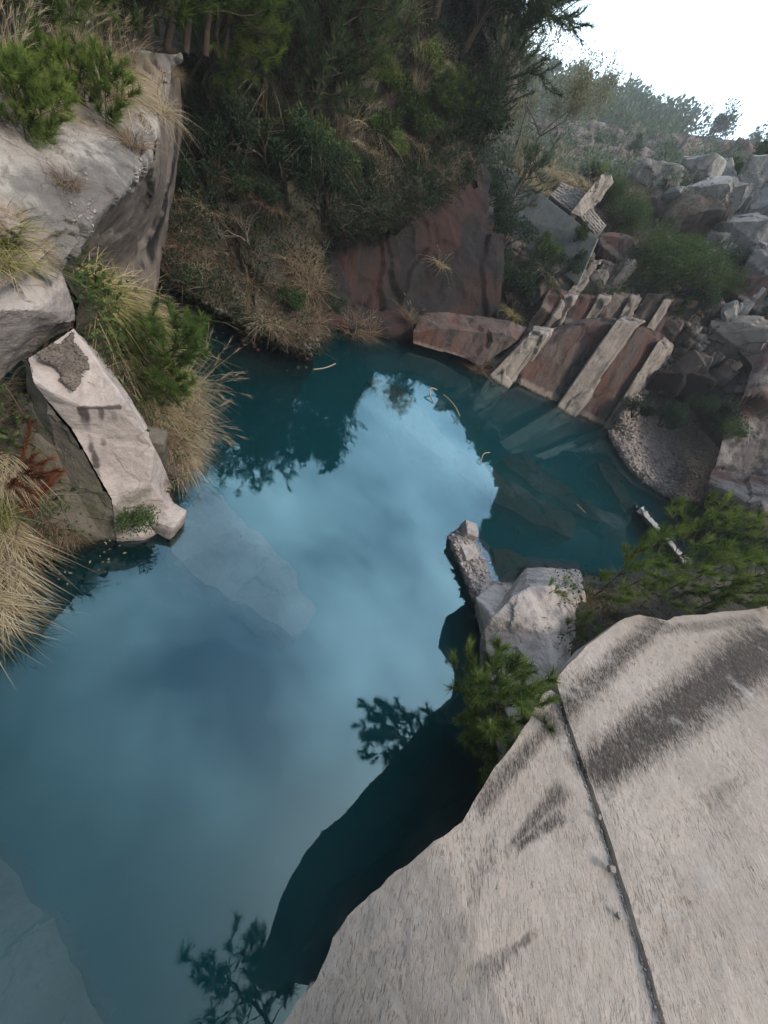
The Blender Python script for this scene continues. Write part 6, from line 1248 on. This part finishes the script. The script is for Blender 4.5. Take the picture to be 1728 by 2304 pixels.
# grit and small stones in the crack between the slabs
cl = [(1262, 1560), (1285, 1640), (1310, 1715), (1352, 1833), (1390, 1952), (1428, 2074), (1465, 2195), (1495, 2304), (1540, 2440)]
rs = np.random.RandomState(43)
lf = lin([SP(a - 9, b_, -.02) for a, b_ in cl], 1100); rt = lin([SP(a + 9, b_, -.02) for a, b_ in cl], 1100); u = .1 + .8 * rs.rand(1100, 1); cp = lf * (1 - u) + rt * u
keep = fbm(cp / .35, 3) > -.25; cp = cp[keep]; u = u[keep]
dep = np.where(rs.rand(len(cp), 1) < .75, .15, .02); cp = np.where(dep < .1, cp - (rt - lf)[keep] * (u - .02) * .9, cp)
stones('crack_grit', M['gravel'], cp - (0, 0, 1.) * dep, np.tile((0, 0, 1.), (len(cp), 1)), .012, 10)
v_ = lin([SP(a - 16, b_ - 2, -.16) for a, b_ in cl], 60); w_ = lin([SP(a + 18, b_ + 2, -.16) for a, b_ in cl], 60); md = (v_ + w_) / 2 - (0, 0, .06)
structure(grid_obj('crack_floor', np.stack([v_, md, w_]), M['hill']))
boulder('stone', SP(1376, 1955, .01), (.085, .06, .055), .4, 71, M['block'], 'largest loose stone lodged in the slab crack', 'stone', edge=.02)
boulder('stone', SP(1348, 1838, .0), (.06, .045, .035), 1.4, 72, M['block'], 'small loose stone higher up in the slab crack', 'stone', edge=.02)
boulder('stone', SP(1392, 2060, -.02), (.05, .035, .03), 2.4, 73, M['block'], 'chip of stone resting low in the slab crack', 'stone', edge=.02)

# ------------------------------------------------------------------ floating stems
def stem(label, q, r=.008, cat='reed', mat='drygrass'):
    g = Geo(); p_ = crom([P(a, b_, z=c) for a, b_, c in q], 9); tubes(g, [(p_[i], p_[i + 1], r, r) for i in range(8)], 5, .9); return tag(g.obj('reed_stem', M[mat]), label, cat)
stem('pale bent reed hooked at its top above the sunken ledge', [(975, 905, .02), (967, 885, .12), (970, 873, .2), (983, 877, .12)], .02)
stem('pale curved reed lying on the water right of the hooked one', [(998, 888, .02), (1012, 900, .05), (1026, 918, .05), (1034, 936, .02)], .018)
stem('pale hooked reed nearest the middle of the pool', [(1083, 1044, .02), (1084, 1030, .12), (1090, 1020, .14), (1102, 1018, .05)], .014)
stem('thin pale stick floating below the low shelf', [(948, 772, .04), (970, 778, .05), (985, 780, .05), (1000, 784, .03)], .025)
stem('thin pale stick lying on the sunken ledge', [(1298, 1134, .01), (1306, 1142, .01), (1312, 1148, .01), (1318, 1154, .01)], .012)
stem('dead grass stem lying on the water near the hill bank', [(705, 831, .02), (725, 829, .02), (742, 824, .02), (755, 818, .02)], .014)

# ------------------------------------------------------------------ air
mt, t = new_mat('thin haze'); b = NB(t)
b.out(None, b.n('ShaderNodeVolumePrincipled', {'Color': (.93, .96, 1, 1), 'Density': HAZE, 'Anisotropy': .2}).outputs[0])
s_ = 410
stuff(mesh_obj('haze', [(-s_, -s_, -6), (s_, -s_, -6), (s_, s_, -6), (-s_, s_, -6), (-s_, -s_, 27), (s_, -s_, 27), (s_, s_, 27), (-s_, s_, 27)], [(3, 2, 1, 0), (4, 5, 6, 7), (0, 1, 5, 4), (1, 2, 6, 5), (2, 3, 7, 6), (3, 0, 4, 7)], mt))

rs = np.random.RandomState(90); g = Geo(); q = []
for (px, py, w_, n_) in [(430, 1020, 45, 22), (240, 1260, 110, 20), (1010, 1260, 30, 12), (700, 800, 90, 26), (480, 760, 60, 14), (1150, 900, 90, 14), (1450, 1130, 60, 12), (120, 1290, 60, 14)]:
    for _ in range(n_): q.append(P(px + w_ * rs.normal() * .5, py + w_ * rs.normal() * .3, z=.006))
q = np.array(q); leaves(g, rs, q, rs.normal(size=(len(q), 3)) * (1, 1, .03), .05, .5, .3, .5); fl = g.obj('floating_leaves', M['leafpale']); c = np.array([v.co[:] for v in fl.data.vertices]); c[:, 2] = .006 + .1 * np.clip(c[:, 2] - .006, -.03, .03); fl.data.vertices.foreach_set('co', c.astype(np.float32).ravel()); stuff(fl)
